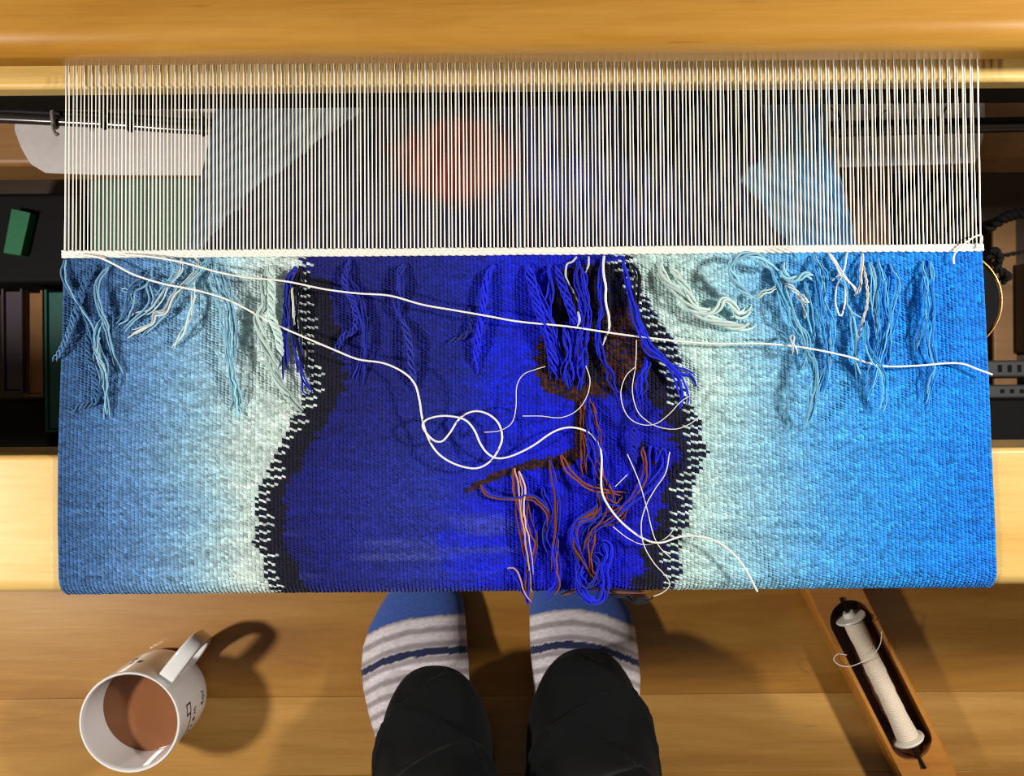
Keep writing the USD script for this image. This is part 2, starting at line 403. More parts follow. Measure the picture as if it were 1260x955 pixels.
def design(px, py, pick, rng):
    """Region id and sRGB colour of every bead. 0 left field, 1 left outline, 2 shape, 3 brown, 4 right outline, 5 right field."""
    n_s = nz(px / 55.0, pick * 0.31, 1) - 0.5          # long streaks along the weft
    n_f = nz(px / 16.0, pick * 0.9, 2) - 0.5
    n_b = nz(px / 130.0, py / 70.0, 3) - 0.5
    hatch = (pick % 6) < 2
    xl = np.interp(py, *LEFT_EDGE) + 3.5 * (nz(pick // 3 * 1.0, np.zeros_like(px), 7) - 0.5)
    xr = np.interp(py, *RIGHT_EDGE) + 6.0 * (nz(pick // 3 * 1.0, np.zeros_like(px), 8) - 0.5)
    wl = 17 + 14 * (nz(pick // 6 * 1.0, np.zeros_like(px), 9) - 0.5)
    wr = 20 + 14 * (nz(pick // 6 * 1.0, np.zeros_like(px), 10) - 0.5)
    lo = xl + np.where(hatch, wl, 0)
    hi = xr - np.where(hatch, wr, 0)
    reg = np.full(px.shape, 2)
    reg[px < lo] = 0
    reg[px > hi] = 5
    dl = 36 + 14 * n_s + np.interp(py, [310, 335, 345, 460, 500, 620, 690, 735], [-40, -30, 4, 10, 6, -4, 2, 14])
    dr = 48 + 18 * n_s + np.interp(py, [310, 330, 345, 400, 480, 560, 640, 735], [-40, -30, 8, -8, 2, -14, -10, 6])
    reg[(reg == 2) & (px < xl + dl)] = 1
    reg[(reg == 2) & (px > xr - dr)] = 4
    jit = 10 * n_f
    brown = inside(px + jit, py + jit * 0.6, [(668, 405), (700, 395), (722, 470), (742, 470), (748, 380), (770, 375), (792, 405), (800, 440), (778, 478), (752, 486), (700, 492), (668, 482), (658, 450)])
    dark = inside(px + jit, py, [(676, 345), (705, 326), (768, 322), (782, 350), (760, 400), (748, 440), (742, 478), (722, 470), (696, 460), (666, 400)])
    trail = line_dist(px, py, [(576, 603), (605, 588), (645, 573), (690, 568), (713, 556), (716, 530), (717, 492)]) < np.interp(px, [576, 640, 700, 716], [4, 4.5, 9, 7])
    tr2 = line_dist(px, py, [(792, 548), (800, 570), (812, 556)]) < 4
    reg[((reg == 2) | (reg == 4)) & (brown | trail | tr2) & ((reg == 2) | (px < xr - 25))] = 3
    # --- colours
    y01 = (py - 312) / 420
    xs = px + 15 * n_s + 22 * n_b
    left_hi = ramp(xs, [(70, (46, 84, 132)), (120, (64, 108, 158)), (170, (92, 140, 188)), (220, (124, 172, 208)), (262, (150, 194, 218)), (300, (188, 216, 222)), (345, (210, 228, 222)), (420, (212, 228, 224))])
    left_lo = ramp(xs, [(70, (56, 96, 148)), (120, (78, 122, 176)), (180, (110, 156, 204)), (230, (140, 184, 214)), (262, (176, 210, 222)), (300, (208, 226, 220)), (345, (214, 230, 222)), (420, (214, 230, 222))])
    c = left_hi + (left_lo - left_hi) * y01[..., None]
    right = ramp(xs + np.interp(py, [310, 420, 480, 735], [26, 0, -8, 4]),
                 [(760, (206, 228, 220)), (860, (196, 226, 222)), (905, (166, 212, 228)), (960, (124, 190, 230)), (1020, (80, 172, 242)), (1090, (48, 156, 244)), (1160, (24, 142, 240)), (1230, (12, 128, 234))])
    c = np.where((reg == 5)[..., None], right, c)
    xs2 = px + 36 * n_s + 40 * n_b
    up = ramp(xs2, [(380, (20, 22, 104)), (440, (28, 32, 128)), (520, (26, 36, 136)), (565, (24, 38, 156)), (610, (16, 36, 214)), (700, (12, 28, 206)), (760, (16, 26, 160)), (830, (18, 24, 170))])
    dn = ramp(xs2, [(340, (20, 20, 100)), (400, (26, 32, 130)), (480, (36, 46, 150)), (540, (38, 52, 166)), (600, (24, 38, 206)), (650, (12, 22, 222)), (760, (12, 20, 214)), (830, (16, 20, 170))])
    sh = up + (dn - up) * np.clip((py - 470) / 130, 0, 1)[..., None]
    bri = np.clip(inside(px, py + 10 * n_f, [(535, 655), (640, 610), (640, 720), (545, 700)]) * 1.0, 0, 1)[..., None] * 0.5
    sh = sh * (1 - bri) + np.array((18, 36, 228)) * bri
    grey = np.clip((nz(px / 120.0, pick * 0.16, 5) - 0.62) * 4, 0, 1)[..., None] * np.clip((py - 560) / 60, 0, 1)[..., None] * (px < 640)[..., None]
    sh = sh * (1 - 0.55 * grey) + np.array((84, 92, 170)) * 0.55 * grey
    sh = np.where((dark & (reg == 2))[..., None], np.array((24, 16, 40)), sh)
    c = np.where((reg == 2)[..., None], sh, c)
    navy = np.where(((nz(px / 20.0, pick * 1.0, 6) > 0.72) & (px > 420))[..., None], np.array((20, 20, 84)), np.array((18, 18, 40)))
    c = np.where(((reg == 1) | (reg == 4))[..., None], navy, c)
    mix = rng.random(px.shape)
    br = np.where((mix > 0.45)[..., None], np.array((74, 34, 26)), np.where((mix > 0.2)[..., None], np.array((34, 18, 24)), np.array((24, 22, 90))))
    c = np.where((reg == 3)[..., None], br, c)
    return reg, c

rng = np.random.default_rng(5)
ROW = 0.00142                       # height of one bead of weft (two picks)
NR = int((S_ALL + 0.003) / ROW)
jj, mm = np.meshgrid(np.arange(NW), np.arange(NR), indexing='ij')
pick = 2 * mm + (jj % 2)
s_c = (mm + 0.5 + 0.5 * (jj % 2)) * ROW - 0.0008
u_c = (jj + 0.5) / NW
ctr = cloth_point(u_c, s_c, 0 * u_c)
cpx, cpy = pix(ctr)
flat_y = FELL_Y - s_c               # the design is followed along the cloth, not along the picture
cpy = np.where(s_c > S_FLAT, pix(np.stack([0 * s_c, FELL_Y - s_c, 0 * s_c + TOPZ], -1))[1] + 0, cpy)
reg, col = design(cpx, cpy, pick, rng)
# the heather of hand-dyed wool
bright = 1 + 0.085 * rng.standard_normal(col.shape[:2]) + 0.16 * (nz(cpx / 70.0, pick * 0.45, 11) - 0.5)
col = np.clip(col * bright[..., None], 4, 250)
A = np.linspace(-1, 1, 5); B = np.linspace(-1, 1, 4)
aa, bb = np.meshgrid(A, B, indexing='ij')
prof = 0.00095 * np.sqrt(np.clip(1 - 0.90 * aa ** 2, 0, 1)) * (1 - 0.85 * bb ** 2) - 0.00012
size = 1 + 0.16 * rng.standard_normal((NW, NR, 1, 1))
hh = prof[None, None] * np.clip(size, 0.7, 1.3)
uu = u_c[..., None, None] + aa * 0.54 / NW
ss = s_c[..., None, None] + bb * 0.56 * ROW + aa * 0.20 * ROW * (1 + 0.5 * rng.standard_normal((NW, NR, 1, 1))) + 0.12 * ROW * rng.standard_normal((NW, NR, 1, 1))
bead_v = cloth_point(uu + 0 * ss, ss, hh)                           # NW, NR, 5, 4, 3
gi, gj = np.meshgrid(np.arange(4), np.arange(3), indexing='ij')
q = (gi * 4 + gj).ravel()
bead_f = np.concatenate([np.stack([q, q + 1, q + 5], 1), np.stack([q, q + 5, q + 4], 1)])[:, ::-1]
def beads(mask):
    v = bead_v[mask].reshape(-1, 20, 3); c = lin(col[mask])
    n = len(v)
    f = (bead_f[None] + 20 * np.arange(n)[:, None, None]).reshape(-1, 3)
    m = trimesh.Trimesh(v.reshape(-1, 3), f, process=False)
    if m.face_normals[:50, 2].mean() < 0 and len(f): m = trimesh.Trimesh(v.reshape(-1, 3), f[:, ::-1], process=False)
    return m, np.repeat(c, 20, 0)
for rid, nm, lb in ((0, 'woven_field', 'steel blue weave fading to pale, left of the dark shape'), (5, 'woven_field', 'bright blue weave fading from pale mint, right of the dark shape'),
                    (2, 'woven_shape', 'ultramarine weave of the central shape'), (1, 'woven_outline', 'near-black navy outline with hatched fingers, left of the shape'),
                    (4, 'woven_outline', 'near-black navy outline with hatched fingers, right of the shape'), (3, 'woven_patch', 'rust brown woven patch and trail')):
    m, c = beads(reg == rid)
    obj(nm, m, M['weave'], tap, smooth=True, label=lb, col=c)
# ground of the cloth under the beads (the covered warp), a closed thin sheet
gu, gs = np.linspace(0, 1, 122), np.concatenate([np.linspace(0.001, S_FLAT, 90), np.linspace(S_FLAT, S_ALL, 24)[1:]])
GU, GS = np.meshgrid(gu, gs, indexing='ij')
gt, gb = cloth_point(GU, GS, 0 * GU - 0.00002), cloth_point(GU, GS, 0 * GU - 0.0009)
def sheet(top, bot):
    a, b = top.shape[:2]
    v = np.vstack([top.reshape(-1, 3), bot.reshape(-1, 3)]); n = a * b
    i, j = np.meshgrid(np.arange(a - 1), np.arange(b - 1), indexing='ij'); q = (i * b + j).ravel()
    t = np.concatenate([np.stack([q, q + b, q + b + 1], 1), np.stack([q, q + b + 1, q + 1], 1)])
    f = [t, t[:, ::-1] + n]
    for line in (np.arange(a) * b, (np.arange(a) * b + b - 1)[::-1], np.arange(b)[::-1], (a - 1) * b + np.arange(b)):
        l0, l1 = line[:-1], line[1:]
        f += [np.stack([l0, l0 + n, l1 + n], 1), np.stack([l0, l1 + n, l1], 1)]
    m = trimesh.Trimesh(v, np.vstack(f), process=False)
    m.fix_normals()
    return m
GX, GY = pix(gt)
_, gcol = design(GX, GY, np.full(GX.shape, 3), rng)
gcol = lin(np.clip(gcol * 0.75, 4, 250)).reshape(-1, 3)
obj('woven_ground', sheet(gt, gb), M['weave'], tap, smooth=False, col=np.vstack([gcol, gcol]))

# ---- finished cloth running back under the beam to the cloth beam
cl_y = np.array([FRONT_Y - 0.0005, -0.06, 0.0, 0.1025, 0.2164, 0.262, 0.287, 0.294])
cl_z = np.array([0.6785, 0.660, 0.628, 0.5725, 0.5115, 0.4885, 0.462, 0.410])
tt = np.linspace(0, 1, 150)
arc = np.concatenate([[0], np.cumsum(np.hypot(np.diff(cl_y), np.diff(cl_z)))]); arc /= arc[-1]
LY, LZ = np.interp(tt, arc, cl_y), np.interp(tt, arc, cl_z)
lu = np.linspace(0, 1, 380)
xl0, xr0 = edge_tab[0, 1], edge_tab[0, 2]
LX = xl0 + (xr0 - xl0) * lu
XX, YY = np.meshgrid(LX, LY, indexing='ij'); ZZ = np.broadcast_to(LZ, XX.shape)
ltop = np.stack([XX, YY, ZZ + 0.0003 * np.cos(np.arange(380) * math.pi)[:, None]], -1)
lpx, lpy = pix(ltop)
n1 = nz(lpx / 40.0, lpy / 14.0, 21) - 0.5
n2 = nz(lpx / 90.0, lpy / 60.0, 22) - 0.5
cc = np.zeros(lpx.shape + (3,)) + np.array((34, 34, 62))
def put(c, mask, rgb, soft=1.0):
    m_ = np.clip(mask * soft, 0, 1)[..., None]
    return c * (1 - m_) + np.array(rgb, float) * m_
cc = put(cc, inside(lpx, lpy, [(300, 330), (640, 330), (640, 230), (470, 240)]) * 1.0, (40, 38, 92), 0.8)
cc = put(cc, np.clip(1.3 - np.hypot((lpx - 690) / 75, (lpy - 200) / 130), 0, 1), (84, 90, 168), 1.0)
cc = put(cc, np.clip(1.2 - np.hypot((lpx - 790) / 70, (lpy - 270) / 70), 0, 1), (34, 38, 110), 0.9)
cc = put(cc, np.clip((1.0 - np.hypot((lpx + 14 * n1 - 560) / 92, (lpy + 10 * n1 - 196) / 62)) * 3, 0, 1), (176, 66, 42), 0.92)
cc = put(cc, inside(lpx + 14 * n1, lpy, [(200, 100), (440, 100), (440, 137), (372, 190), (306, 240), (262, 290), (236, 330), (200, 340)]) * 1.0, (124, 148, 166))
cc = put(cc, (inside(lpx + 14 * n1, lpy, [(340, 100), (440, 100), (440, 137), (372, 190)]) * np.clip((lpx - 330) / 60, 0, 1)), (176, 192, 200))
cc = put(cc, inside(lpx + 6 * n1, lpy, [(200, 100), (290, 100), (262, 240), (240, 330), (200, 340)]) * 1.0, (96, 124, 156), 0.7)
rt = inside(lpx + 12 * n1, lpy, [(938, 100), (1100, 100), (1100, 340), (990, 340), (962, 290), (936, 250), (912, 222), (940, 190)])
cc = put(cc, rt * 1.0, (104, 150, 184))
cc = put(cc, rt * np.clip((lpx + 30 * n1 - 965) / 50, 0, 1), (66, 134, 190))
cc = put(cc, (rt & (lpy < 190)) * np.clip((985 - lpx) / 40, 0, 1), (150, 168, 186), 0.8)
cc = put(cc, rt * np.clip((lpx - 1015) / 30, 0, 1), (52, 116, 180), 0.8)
cc = lin(np.clip(cc * 0.8 * (1 + 0.25 * n1 + 0.2 * n2)[..., None], 5, 250)).reshape(-1, 3)  # all colours darkened to paint in the shade below the warp
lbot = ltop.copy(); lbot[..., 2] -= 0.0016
obj('finished_cloth', sheet(ltop, lbot), M['cloth'], tap, smooth=False, label='finished part of the cloth with rust circle, shade darkened into its colours, seen through the warp', col=np.vstack([cc, cc]))

# ---- warp threads: white cotton, through the reed
wr_ = np.random.default_rng(11)
WARP_END = 0.60
xlf, xrf = np.interp(FELL_Y, edge_tab[:, 0], edge_tab[:, 1]), np.interp(FELL_Y, edge_tab[:, 0], edge_tab[:, 2])
REED_Y = 0.1850
xlr, xrr = P(79, 80, 0.7535)[0], P(1203.5, 75, 0.7535)[0]
dent_x = []
for k in range(NW):
    u = (k + 0.5) / NW
    x0 = xlf + (xrf - xlf) * u + wr_.normal(0, 0.00008)
    x1 = xlr + (xrr - xlr) * u + (0.00028 if k % 2 else -0.00028) * (1 if (k // 9) % 3 else 0.3) + wr_.normal(0, 0.0001)
    dent_x.append((xlr + (xrr - xlr) * (k + 0.5) / NW))
    z0, z1 = TOPZ + 0.0004, 0.7535 + (0.0006 if k % 2 else -0.0006)
    pts = [(x0, FELL_Y + 0.0008, z0), (x0, FELL_Y + 0.0016, z0)] + [(x0 + (x1 - x0) * t, FELL_Y + (REED_Y - FELL_Y) * t, z0 + (z1 - z0) * t) for t in (0.33, 0.66, 1.0)] + [(x1, WARP_END, z1)]
    r = 0.00041 * (1 + wr_.normal(0, 0.06)) * (1.25 if k in (0, NW - 1) else 1)
    obj('warp_thread', tube(pts, r, 6), M['cotton'], tap, smooth=True)
# reed: a steel dent beside each warp thread, and its two bands
dents = []
for x in dent_x:
    d = trimesh.creation.box(extents=(0.00035, 0.003, 0.0210)); d.apply_translation((x + (xrr - xlr) / NW / 2, REED_Y, 0.7571)); dents.append(d)
obj('reed', cat(dents), M['reed_steel'], beater, smooth=False, label='fine steel reed wires', kind='stuff')
# warp beam stub behind, that the warp runs to
obj('back_beam', prism_x(rounded_rect(0.60, 0.66, 0.69, 0.7520, (0.006,) * 4), -0.855, 0.855), M['beam_wood'], loom, smooth=30)

# ---- header: two rows of white cord twined across the warp
hd = []
t = np.linspace(0, 1, NW * 5)
hx = xlf + (xrf - xlf) * t
for row, (dy, r) in enumerate(((0.0038, 0.00105), (0.0026, 0.00105), (0.0014, 0.00105))):
    for ph in (0, math.pi):
        a = t * NW * math.pi * 0.5 + ph + row
        wob = 0.0004 * (nz(t * 22, np.zeros_like(t), 31 + row) - 0.5)
        p = np.stack([hx, FELL_Y - 0.0008 + dy + 0.00030 * np.cos(a) + wob, TOPZ + 0.0011 + 0.00035 * np.sin(a)], 1)
        hd.append(tube(p, r * 0.72, 6))
obj('header_cord', cat(hd), M['cotton'], tap, smooth=True, label='white twined cord across the top of the weaving')

# ---- loose yarn tails
tr = np.random.default_rng(77)
STEEL, SKYB, PALE, MINT, MIDB = (86, 132, 176), (134, 180, 208), (210, 226, 230), (206, 228, 222), (64, 108, 156)
BLUE, NAVYB, ULTRA, BLACKB, WHITE = (36, 48, 172), (38, 46, 138), (28, 42, 232), (18, 18, 34), (236, 234, 226)
RUST, PINK = (140, 72, 48), (206, 158, 148)
CYAN, CLEAR, AZURE = (112, 190, 228), (150, 206, 228), (52, 152, 232)
YARN_NAMES = {STEEL: 'steel blue yarn end', MIDB: 'steel blue yarn end', SKYB: 'pale blue yarn end', CLEAR: 'pale blue yarn end', PALE: 'whitish blue yarn end', MINT: 'pale mint yarn end',
              BLUE: 'royal blue yarn end', NAVYB: 'navy yarn end', ULTRA: 'ultramarine yarn end', BLACKB: 'near-black yarn end', WHITE: 'white cotton end', RUST: 'rust brown yarn end',
              CYAN: 'cyan yarn end', AZURE: 'azure yarn end'}
def cloth_z(y):
    return np.where(y > STR_Y, TOPZ, TOPZ - CORNER_R * (1 - np.sqrt(np.clip(1 - ((STR_Y - y) / CORNER_R) ** 2, 0, 1))))
def tail(pts, colors, n=3, spread=2.2, w=1.9, lift=0.005, fray=1.0, twist=0.0, name='yarn_tail', label=None, end_lift=0.0015, start_lift=0.0007):
    """pts: course of the yarn; colors: one or several; n plies of w pixels lying within spread pixels; twist in turns per 100 px."""
    if label is None:
        label = YARN_NAMES.get(tuple(colors[0] if isinstance(colors, list) else colors))
    pts = np.asarray(pts, float)
    L = np.linalg.norm(np.diff(pts, axis=0), axis=1).sum()
    k = max(8, int(L / 3.0))
    c = spline(pts, k); tt_ = np.linspace(0, 1, k)
    if not isinstance(colors, list): colors = [colors]
    tg = np.gradient(c, axis=0); tg /= np.maximum(np.linalg.norm(tg, axis=1, keepdims=True), 1e-9)
    nrm = np.stack([-tg[:, 1], tg[:, 0]], 1)
    px2m = 0.455 / F
    hump = np.sin(np.clip(tt_ * 1.15, 0, 1) * math.pi) ** 0.7
    ms, cs = [], []
    for i in range(n):
        ph = 2 * math.pi * i / n + tr.uniform(0, 0.6)
        if twist:
            a = ph + 2 * math.pi * twist * tt_ * L / 100.0
            lat, up = np.cos(a) * spread, np.sin(a) * spread
        else:
            w1, w2 = tr.uniform(0.7, 2.2), tr.uniform(0, 6.28)
            lat = spread * (np.cos(ph) + 0.55 * np.sin(w1 * 2 * math.pi * tt_ + w2) + 0.35 * (nz(tt_ * L / 9.0, np.full(k, i * 3.7 + L), 41) - 0.5) * 2)
            up = spread * (np.sin(ph) * 0.7 + 0.6 * np.sin(w1 * 5 * tt_ + w2))
        fr = fray * (tr.uniform(-1, 1)) * 4.0 * np.clip((tt_ - 0.72) / 0.28, 0, 1) ** 1.5
        gather = np.clip(tt_ / 0.08, 0.35, 1)
        lat = lat * 1.2
        xy = c + nrm * (lat * gather + fr)[:, None]
        xy += 0.5 * np.stack([nz(tt_ * L / 5.0, np.full(k, i * 1.3), 43), nz(tt_ * L / 5.0, np.full(k, i * 1.3), 44)], 1)
        cut = int(k * tr.uniform(0.86, 1.0)) if n > 1 else k
        zz = TOPZ + start_lift + 0.0006 + lift * 0.6 * hump * tr.uniform(0.8, 1.15) + np.where(tt_ > 0.5, end_lift, 0) * 0 + np.maximum(up, -spread * 0.6) * px2m * 0.9 * gather
        p = []
        for (x, y), z in zip(xy[:cut], zz[:cut]):
            pnt = P(x, y, z)
            drop = float(TOPZ - cloth_z(pnt[1]))
            if drop > 0: pnt = P(x, y, z - min(drop, 0.004))
            p.append(pnt)
        p = np.array(p)
        r = w * 1.12 / 2 * px2m * np.ones(len(p)); r[-3:] *= (0.9, 0.75, 0.45)
        m = tube(p, r, 6)
        ms.append(m)
        base = np.array(colors[i % len(colors)], float) * (1 + tr.normal(0, 0.07))
        cs.append(np.tile(lin(np.clip(base, 4, 250)), (len(m.vertices), 1)))
    obj(name, cat(ms), M['yarn'], tap, smooth=True, label=label, col=np.vstack(cs))

TW = 5.0
# left, steel and pale blues
tail([(80, 320), (78, 340), (88, 362), (100, 380), (113, 405), (119, 432), (126, 462)], [STEEL, SKYB], 3, 2.2)
tail([(104, 362), (92, 382), (86, 405), (74, 432), (64, 446), (58, 455)], STEEL, 3, 2.4, 2.2, twist=TW, fray=0.8)
tail([(117, 327), (106, 343), (100, 360), (94, 385), (86, 408), (78, 424)], MIDB, 3, 2.6, 2.6, twist=TW, fray=0.2)
tail([(135, 326), (122, 345), (121, 368), (128, 398), (136, 425), (146, 452), (152, 466)], SKYB, 3, 2.6, lift=0.006)
tail([(129, 388), (120, 408), (121, 430), (128, 455), (130, 485), (134, 522)], [SKYB, CLEAR], 4, 3.0, lift=0.007)
tail([(122, 415), (117, 440), (126, 462), (120, 492)], [SKYB, PALE], 3, 2.4, lift=0.006)
tail([(110, 402), (108, 430), (114, 455), (119, 480), (116, 494), (98, 500), (78, 509)], MIDB, 3, 2.6, 2.6, lift=0.004, twist=TW, fray=0.3)
tail([(187, 330), (178, 343), (165, 357), (161, 370), (152, 388), (138, 411)], [STEEL, MIDB, SKYB], 5, 4.0, lift=0.006)
tail([(171, 335), (164, 350), (158, 362), (163, 368), (170, 380)], STEEL, 2, 1.6, lift=0.006)
tail([(150, 356), (158, 360), (162, 372), (168, 372), (172, 382)], SKYB, 2, 1.4, lift=0.008)
tail([(215, 318), (213, 338), (203, 352), (188, 376), (183, 384)], [CLEAR, SKYB], 2, 2.0, lift=0.006)
tail([(222, 318), (221, 334), (206, 352), (193, 374), (184, 384), (168, 388), (158, 396), (155, 402)], PALE, 2, 1.8, lift=0.006)
tail([(240, 318), (243, 328), (232, 346), (214, 364), (203, 383), (190, 386), (186, 398), (166, 408), (144, 417)], [PALE, WHITE], 3, 2.0, 2.1, lift=0.007)
tail([(256, 317), (246, 334), (224, 356), (210, 376), (192, 396), (166, 417)], [CLEAR, SKYB], 3, 2.2, lift=0.006)
tail([(182, 346), (186, 368), (180, 380), (168, 390), (148, 408)], SKYB, 2, 2.0, lift=0.005)
tail([(238, 340), (238, 362), (233, 390), (224, 410), (213, 428), (214, 436), (219, 442)], [MINT, PALE], 2, 1.6, 2.4, lift=0.007, twist=2.0, fray=0.2)
tail([(262, 324), (266, 350), (275, 378), (279, 410), (282, 440), (288, 480), (291, 526)], [CLEAR, SKYB, CLEAR], 6, 4.0, lift=0.008)
tail([(272, 332), (280, 360), (286, 392), (287, 430), (286, 452)], SKYB, 4, 2.6, lift=0.008)
tail([(329, 328), (325, 352), (327, 374), (317, 388), (321, 410), (332, 440), (342, 468), (356, 490), (374, 508)], MINT, 4, 3.0, 3.6, lift=0.008, twist=1.0)
tail([(333, 328), (334, 358), (334, 388), (342, 412), (344, 440), (338, 462)], MINT, 4, 3.0, 3.6, lift=0.009, twist=TW * 0.7)
# dark blues at the left outline
tail([(364, 328), (353, 345), (350, 390), (352, 430), (354, 470)], BLUE, 3, 2.4, 2.3, lift=0.006)
tail([(366, 330), (357, 350), (358, 400), (366, 440), (372, 470)], [BLUE, NAVYB], 3, 2.4, 2.2, lift=0.006)
tail([(359, 354), (360, 372), (361, 400)], WHITE, 1, 0, 2.6, lift=0.006, start_lift=0.003)
tail([(370, 330), (364, 360), (366, 400), (374, 440), (379, 470)], BLACKB, 4, 3.4, 2.4, lift=0.005)
tail([(362, 400), (368, 440), (374, 470), (382, 487)], BLUE, 3, 2.6, 2.2, lift=0.004)
tail([(430, 320), (424, 340), (426, 356), (434, 372), (438, 396), (434, 408), (422, 414), (412, 432), (406, 442)], BLUE, 3, 2.4, 2.4, lift=0.006, twist=TW, fray=0.3)
tail([(430, 344), (441, 370), (449, 400), (447, 430), (443, 455), (439, 476)], BLUE, 4, 2.8, 2.0, lift=0.005)
tail([(498, 326), (492, 340), (490, 375), (494, 400)], BLUE, 4, 3.0, 2.0, lift=0.005)
tail([(494, 392), (502, 415), (505, 440), (508, 462), (512, 486)], (48, 58, 168), 3, 2.6, 2.4, lift=0.006, twist=TW * 0.6)
tail([(607, 326), (598, 345), (594, 378), (588, 415), (585, 445), (583, 466)], ULTRA, 4, 2.6, 2.3, lift=0.006, twist=2.0)
tail([(578, 378), (580, 398), (574, 411), (560, 418), (544, 420)], NAVYB, 2, 1.8, 2.3, lift=0.003, twist=TW)
# ultramarine and rust in the middle
tail([(648, 326), (655, 350), (664, 385), (675, 415), (680, 445), (684, 478)], ULTRA, 6, 4.2, 2.4, lift=0.008, twist=1.6)
tail([(652, 330), (664, 366), (676, 400), (684, 425), (698, 468)], ULTRA, 4, 3.2, 2.2, lift=0.009)
tail([(676, 326), (677, 360), (672, 385), (672, 400)], ULTRA, 4, 2.8, 2.2, lift=0.007)
tail([(683, 328), (692, 352), (700, 374), (706, 396), (704, 430)], ULTRA, 5, 3.6, 2.4, lift=0.008, twist=1.6)
tail([(699, 396), (700, 430), (698, 455), (700, 482)], ULTRA, 6, 4.2, 2.2, lift=0.008)
tail([(709, 316), (704, 322), (697, 325), (696, 340), (701, 352), (708, 364), (713, 372), (715, 380)], WHITE, 1, 0, 2.3, lift=0.006)
tail([(711, 384), (713, 392), (711, 402)], WHITE, 1, 0, 2.6, lift=0.006, start_lift=0.006)
tail([(712, 322), (716, 360), (719, 395), (715, 430), (708, 462), (698, 480)], [ULTRA, (26, 30, 170)], 6, 4.4, 2.2, lift=0.008)
tail([(724, 316), (724, 326), (719, 335)], WHITE, 1, 0, 2.3, lift=0.004)
tail([(716, 330), (718, 370), (722, 400), (724, 424)], ULTRA, 5, 3.2, 2.2, lift=0.008)
tail([(719, 415), (718, 440), (714, 460), (716, 482)], ULTRA, 4, 3.6, 2.1, lift=0.006)
tail([(743, 315), (742, 334), (745, 352), (745, 372), (749, 390), (749, 405), (744, 416), (741, 425)], WHITE, 1, 0, 2.8, lift=0.008)
tail([(741, 322), (739, 350), (741, 375), (736, 400), (738, 432), (748, 456)], ULTRA, 4, 2.4, 2.1, lift=0.006)
tail([(739, 432), (748, 455), (756, 478), (764, 492)], (26, 30, 180), 3, 2.4, 2.1, lift=0.004)
tail([(766, 322), (772, 342), (778, 366), (784, 396), (798, 424), (820, 446), (838, 458), (850, 464), (858, 481)], ULTRA, 4, 2.8, 2.3, lift=0.008)
tail([(786, 402), (800, 430), (822, 448), (836, 466), (840, 485), (838, 506)], ULTRA, 4, 3.0, 2.2, lift=0.008)
tail([(776, 324), (784, 338), (784, 360), (782, 395), (784, 420)], BLACKB, 3, 2.0, 2.3, lift=0.006)
tail([(796, 440), (792, 462), (788, 482), (785, 500)], ULTRA, 5, 3.6, 2.2, lift=0.007)
tail([(787, 490), (781, 520), (780, 550), (782, 585)], (30, 36, 196), 3, 2.2, 2.3, lift=0.006, twist=TW)
tail([(724, 488), (726, 520), (732, 555), (735, 590), (738, 615)], [ULTRA, (30, 34, 180), ULTRA, RUST], 7, 5.0, 1.8, lift=0.006)
tail([(730, 495), (736, 540), (740, 580), (748, 612)], [ULTRA, RUST, ULTRA], 5, 4.4, 1.7, lift=0.006)
tail([(716, 494), (716, 530), (719, 560), (722, 590)], RUST, 3, 2.6, 1.9, lift=0.004, label='rust brown yarn end')
tail([(592, 596), (597, 606), (610, 612), (632, 613), (654, 611), (667, 621), (675, 634), (674, 650), (668, 664), (664, 672)], [RUST, ULTRA, RUST], 3, 2.0, 2.0, lift=0.006, label='rust brown yarn end bent into a hook')
tail([(632, 576), (634, 600), (637, 625), (643, 650), (649, 690), (652, 730)], [RUST, PINK, RUST], 4, 2.6, 1.9, lift=0.006, label='rust and pink yarn end')
tail([(638, 580), (643, 592), (646, 606), (644, 630), (648, 660), (652, 700), (654, 732)], [PINK, (226, 190, 180), ULTRA], 4, 2.2, 1.9, lift=0.006, label='pale pink yarn end')
tail([(648, 606), (650, 640), (655, 668), (650, 700), (648, 728), (652, 746)], [ULTRA, RUST], 5, 3.4, 1.8, lift=0.004)
tail([(676, 566), (682, 590), (686, 620), (685, 650), (681, 680), (681, 712)], [RUST, ULTRA], 3, 2.0, 2.0, lift=0.006, label='rust and blue yarn end')
tail([(684, 660), (684, 690), (686, 718), (676, 732), (664, 733)], [ULTRA, RUST, (40, 40, 150)], 4, 2.6, 1.8, lift=0.004)
tail([(690, 560), (698, 577), (712, 590), (730, 602), (752, 606), (768, 608), (776, 616)], RUST, 2, 1.6, 2.2, lift=0.006, label='rust brown yarn end')
tail([(736, 600), (739, 622), (728, 633), (710, 642), (704, 654), (706, 668), (714, 685), (722, 705), (730, 722)], [ULTRA, RUST, ULTRA], 5, 3.2, 2.0, lift=0.007)
tail([(738, 606), (737, 630), (716, 640), (708, 652), (712, 676), (720, 700)], [RUST, ULTRA, RUST], 4, 2.8, 1.9, lift=0.007)
tail([(778, 610), (770, 626), (752, 642), (736, 648), (722, 660), (714, 672)], [RUST, ULTRA, RUST], 4, 2.6, 2.0, lift=0.007, label='rust brown yarn end')
tail([(740, 642), (730, 656), (726, 680), (728, 700), (733, 722)], RUST, 3, 2.2, 1.9, lift=0.006, label='rust brown yarn end')
tail([(790, 550), (793, 568), (792, 586), (784, 604), (770, 622), (764, 644)], [RUST, RUST, ULTRA], 3, 2.2, 2.0, lift=0.006, label='rust brown yarn end')
tail([(800, 549), (798, 570), (792, 592), (776, 618), (752, 634), (730, 646)], ULTRA, 3, 2.4, 2.0, lift=0.006)
tail([(807, 550), (806, 568), (816, 552), (818, 574), (802, 596), (780, 616), (758, 632)], ULTRA, 3, 2.4, 1.9, lift=0.005)
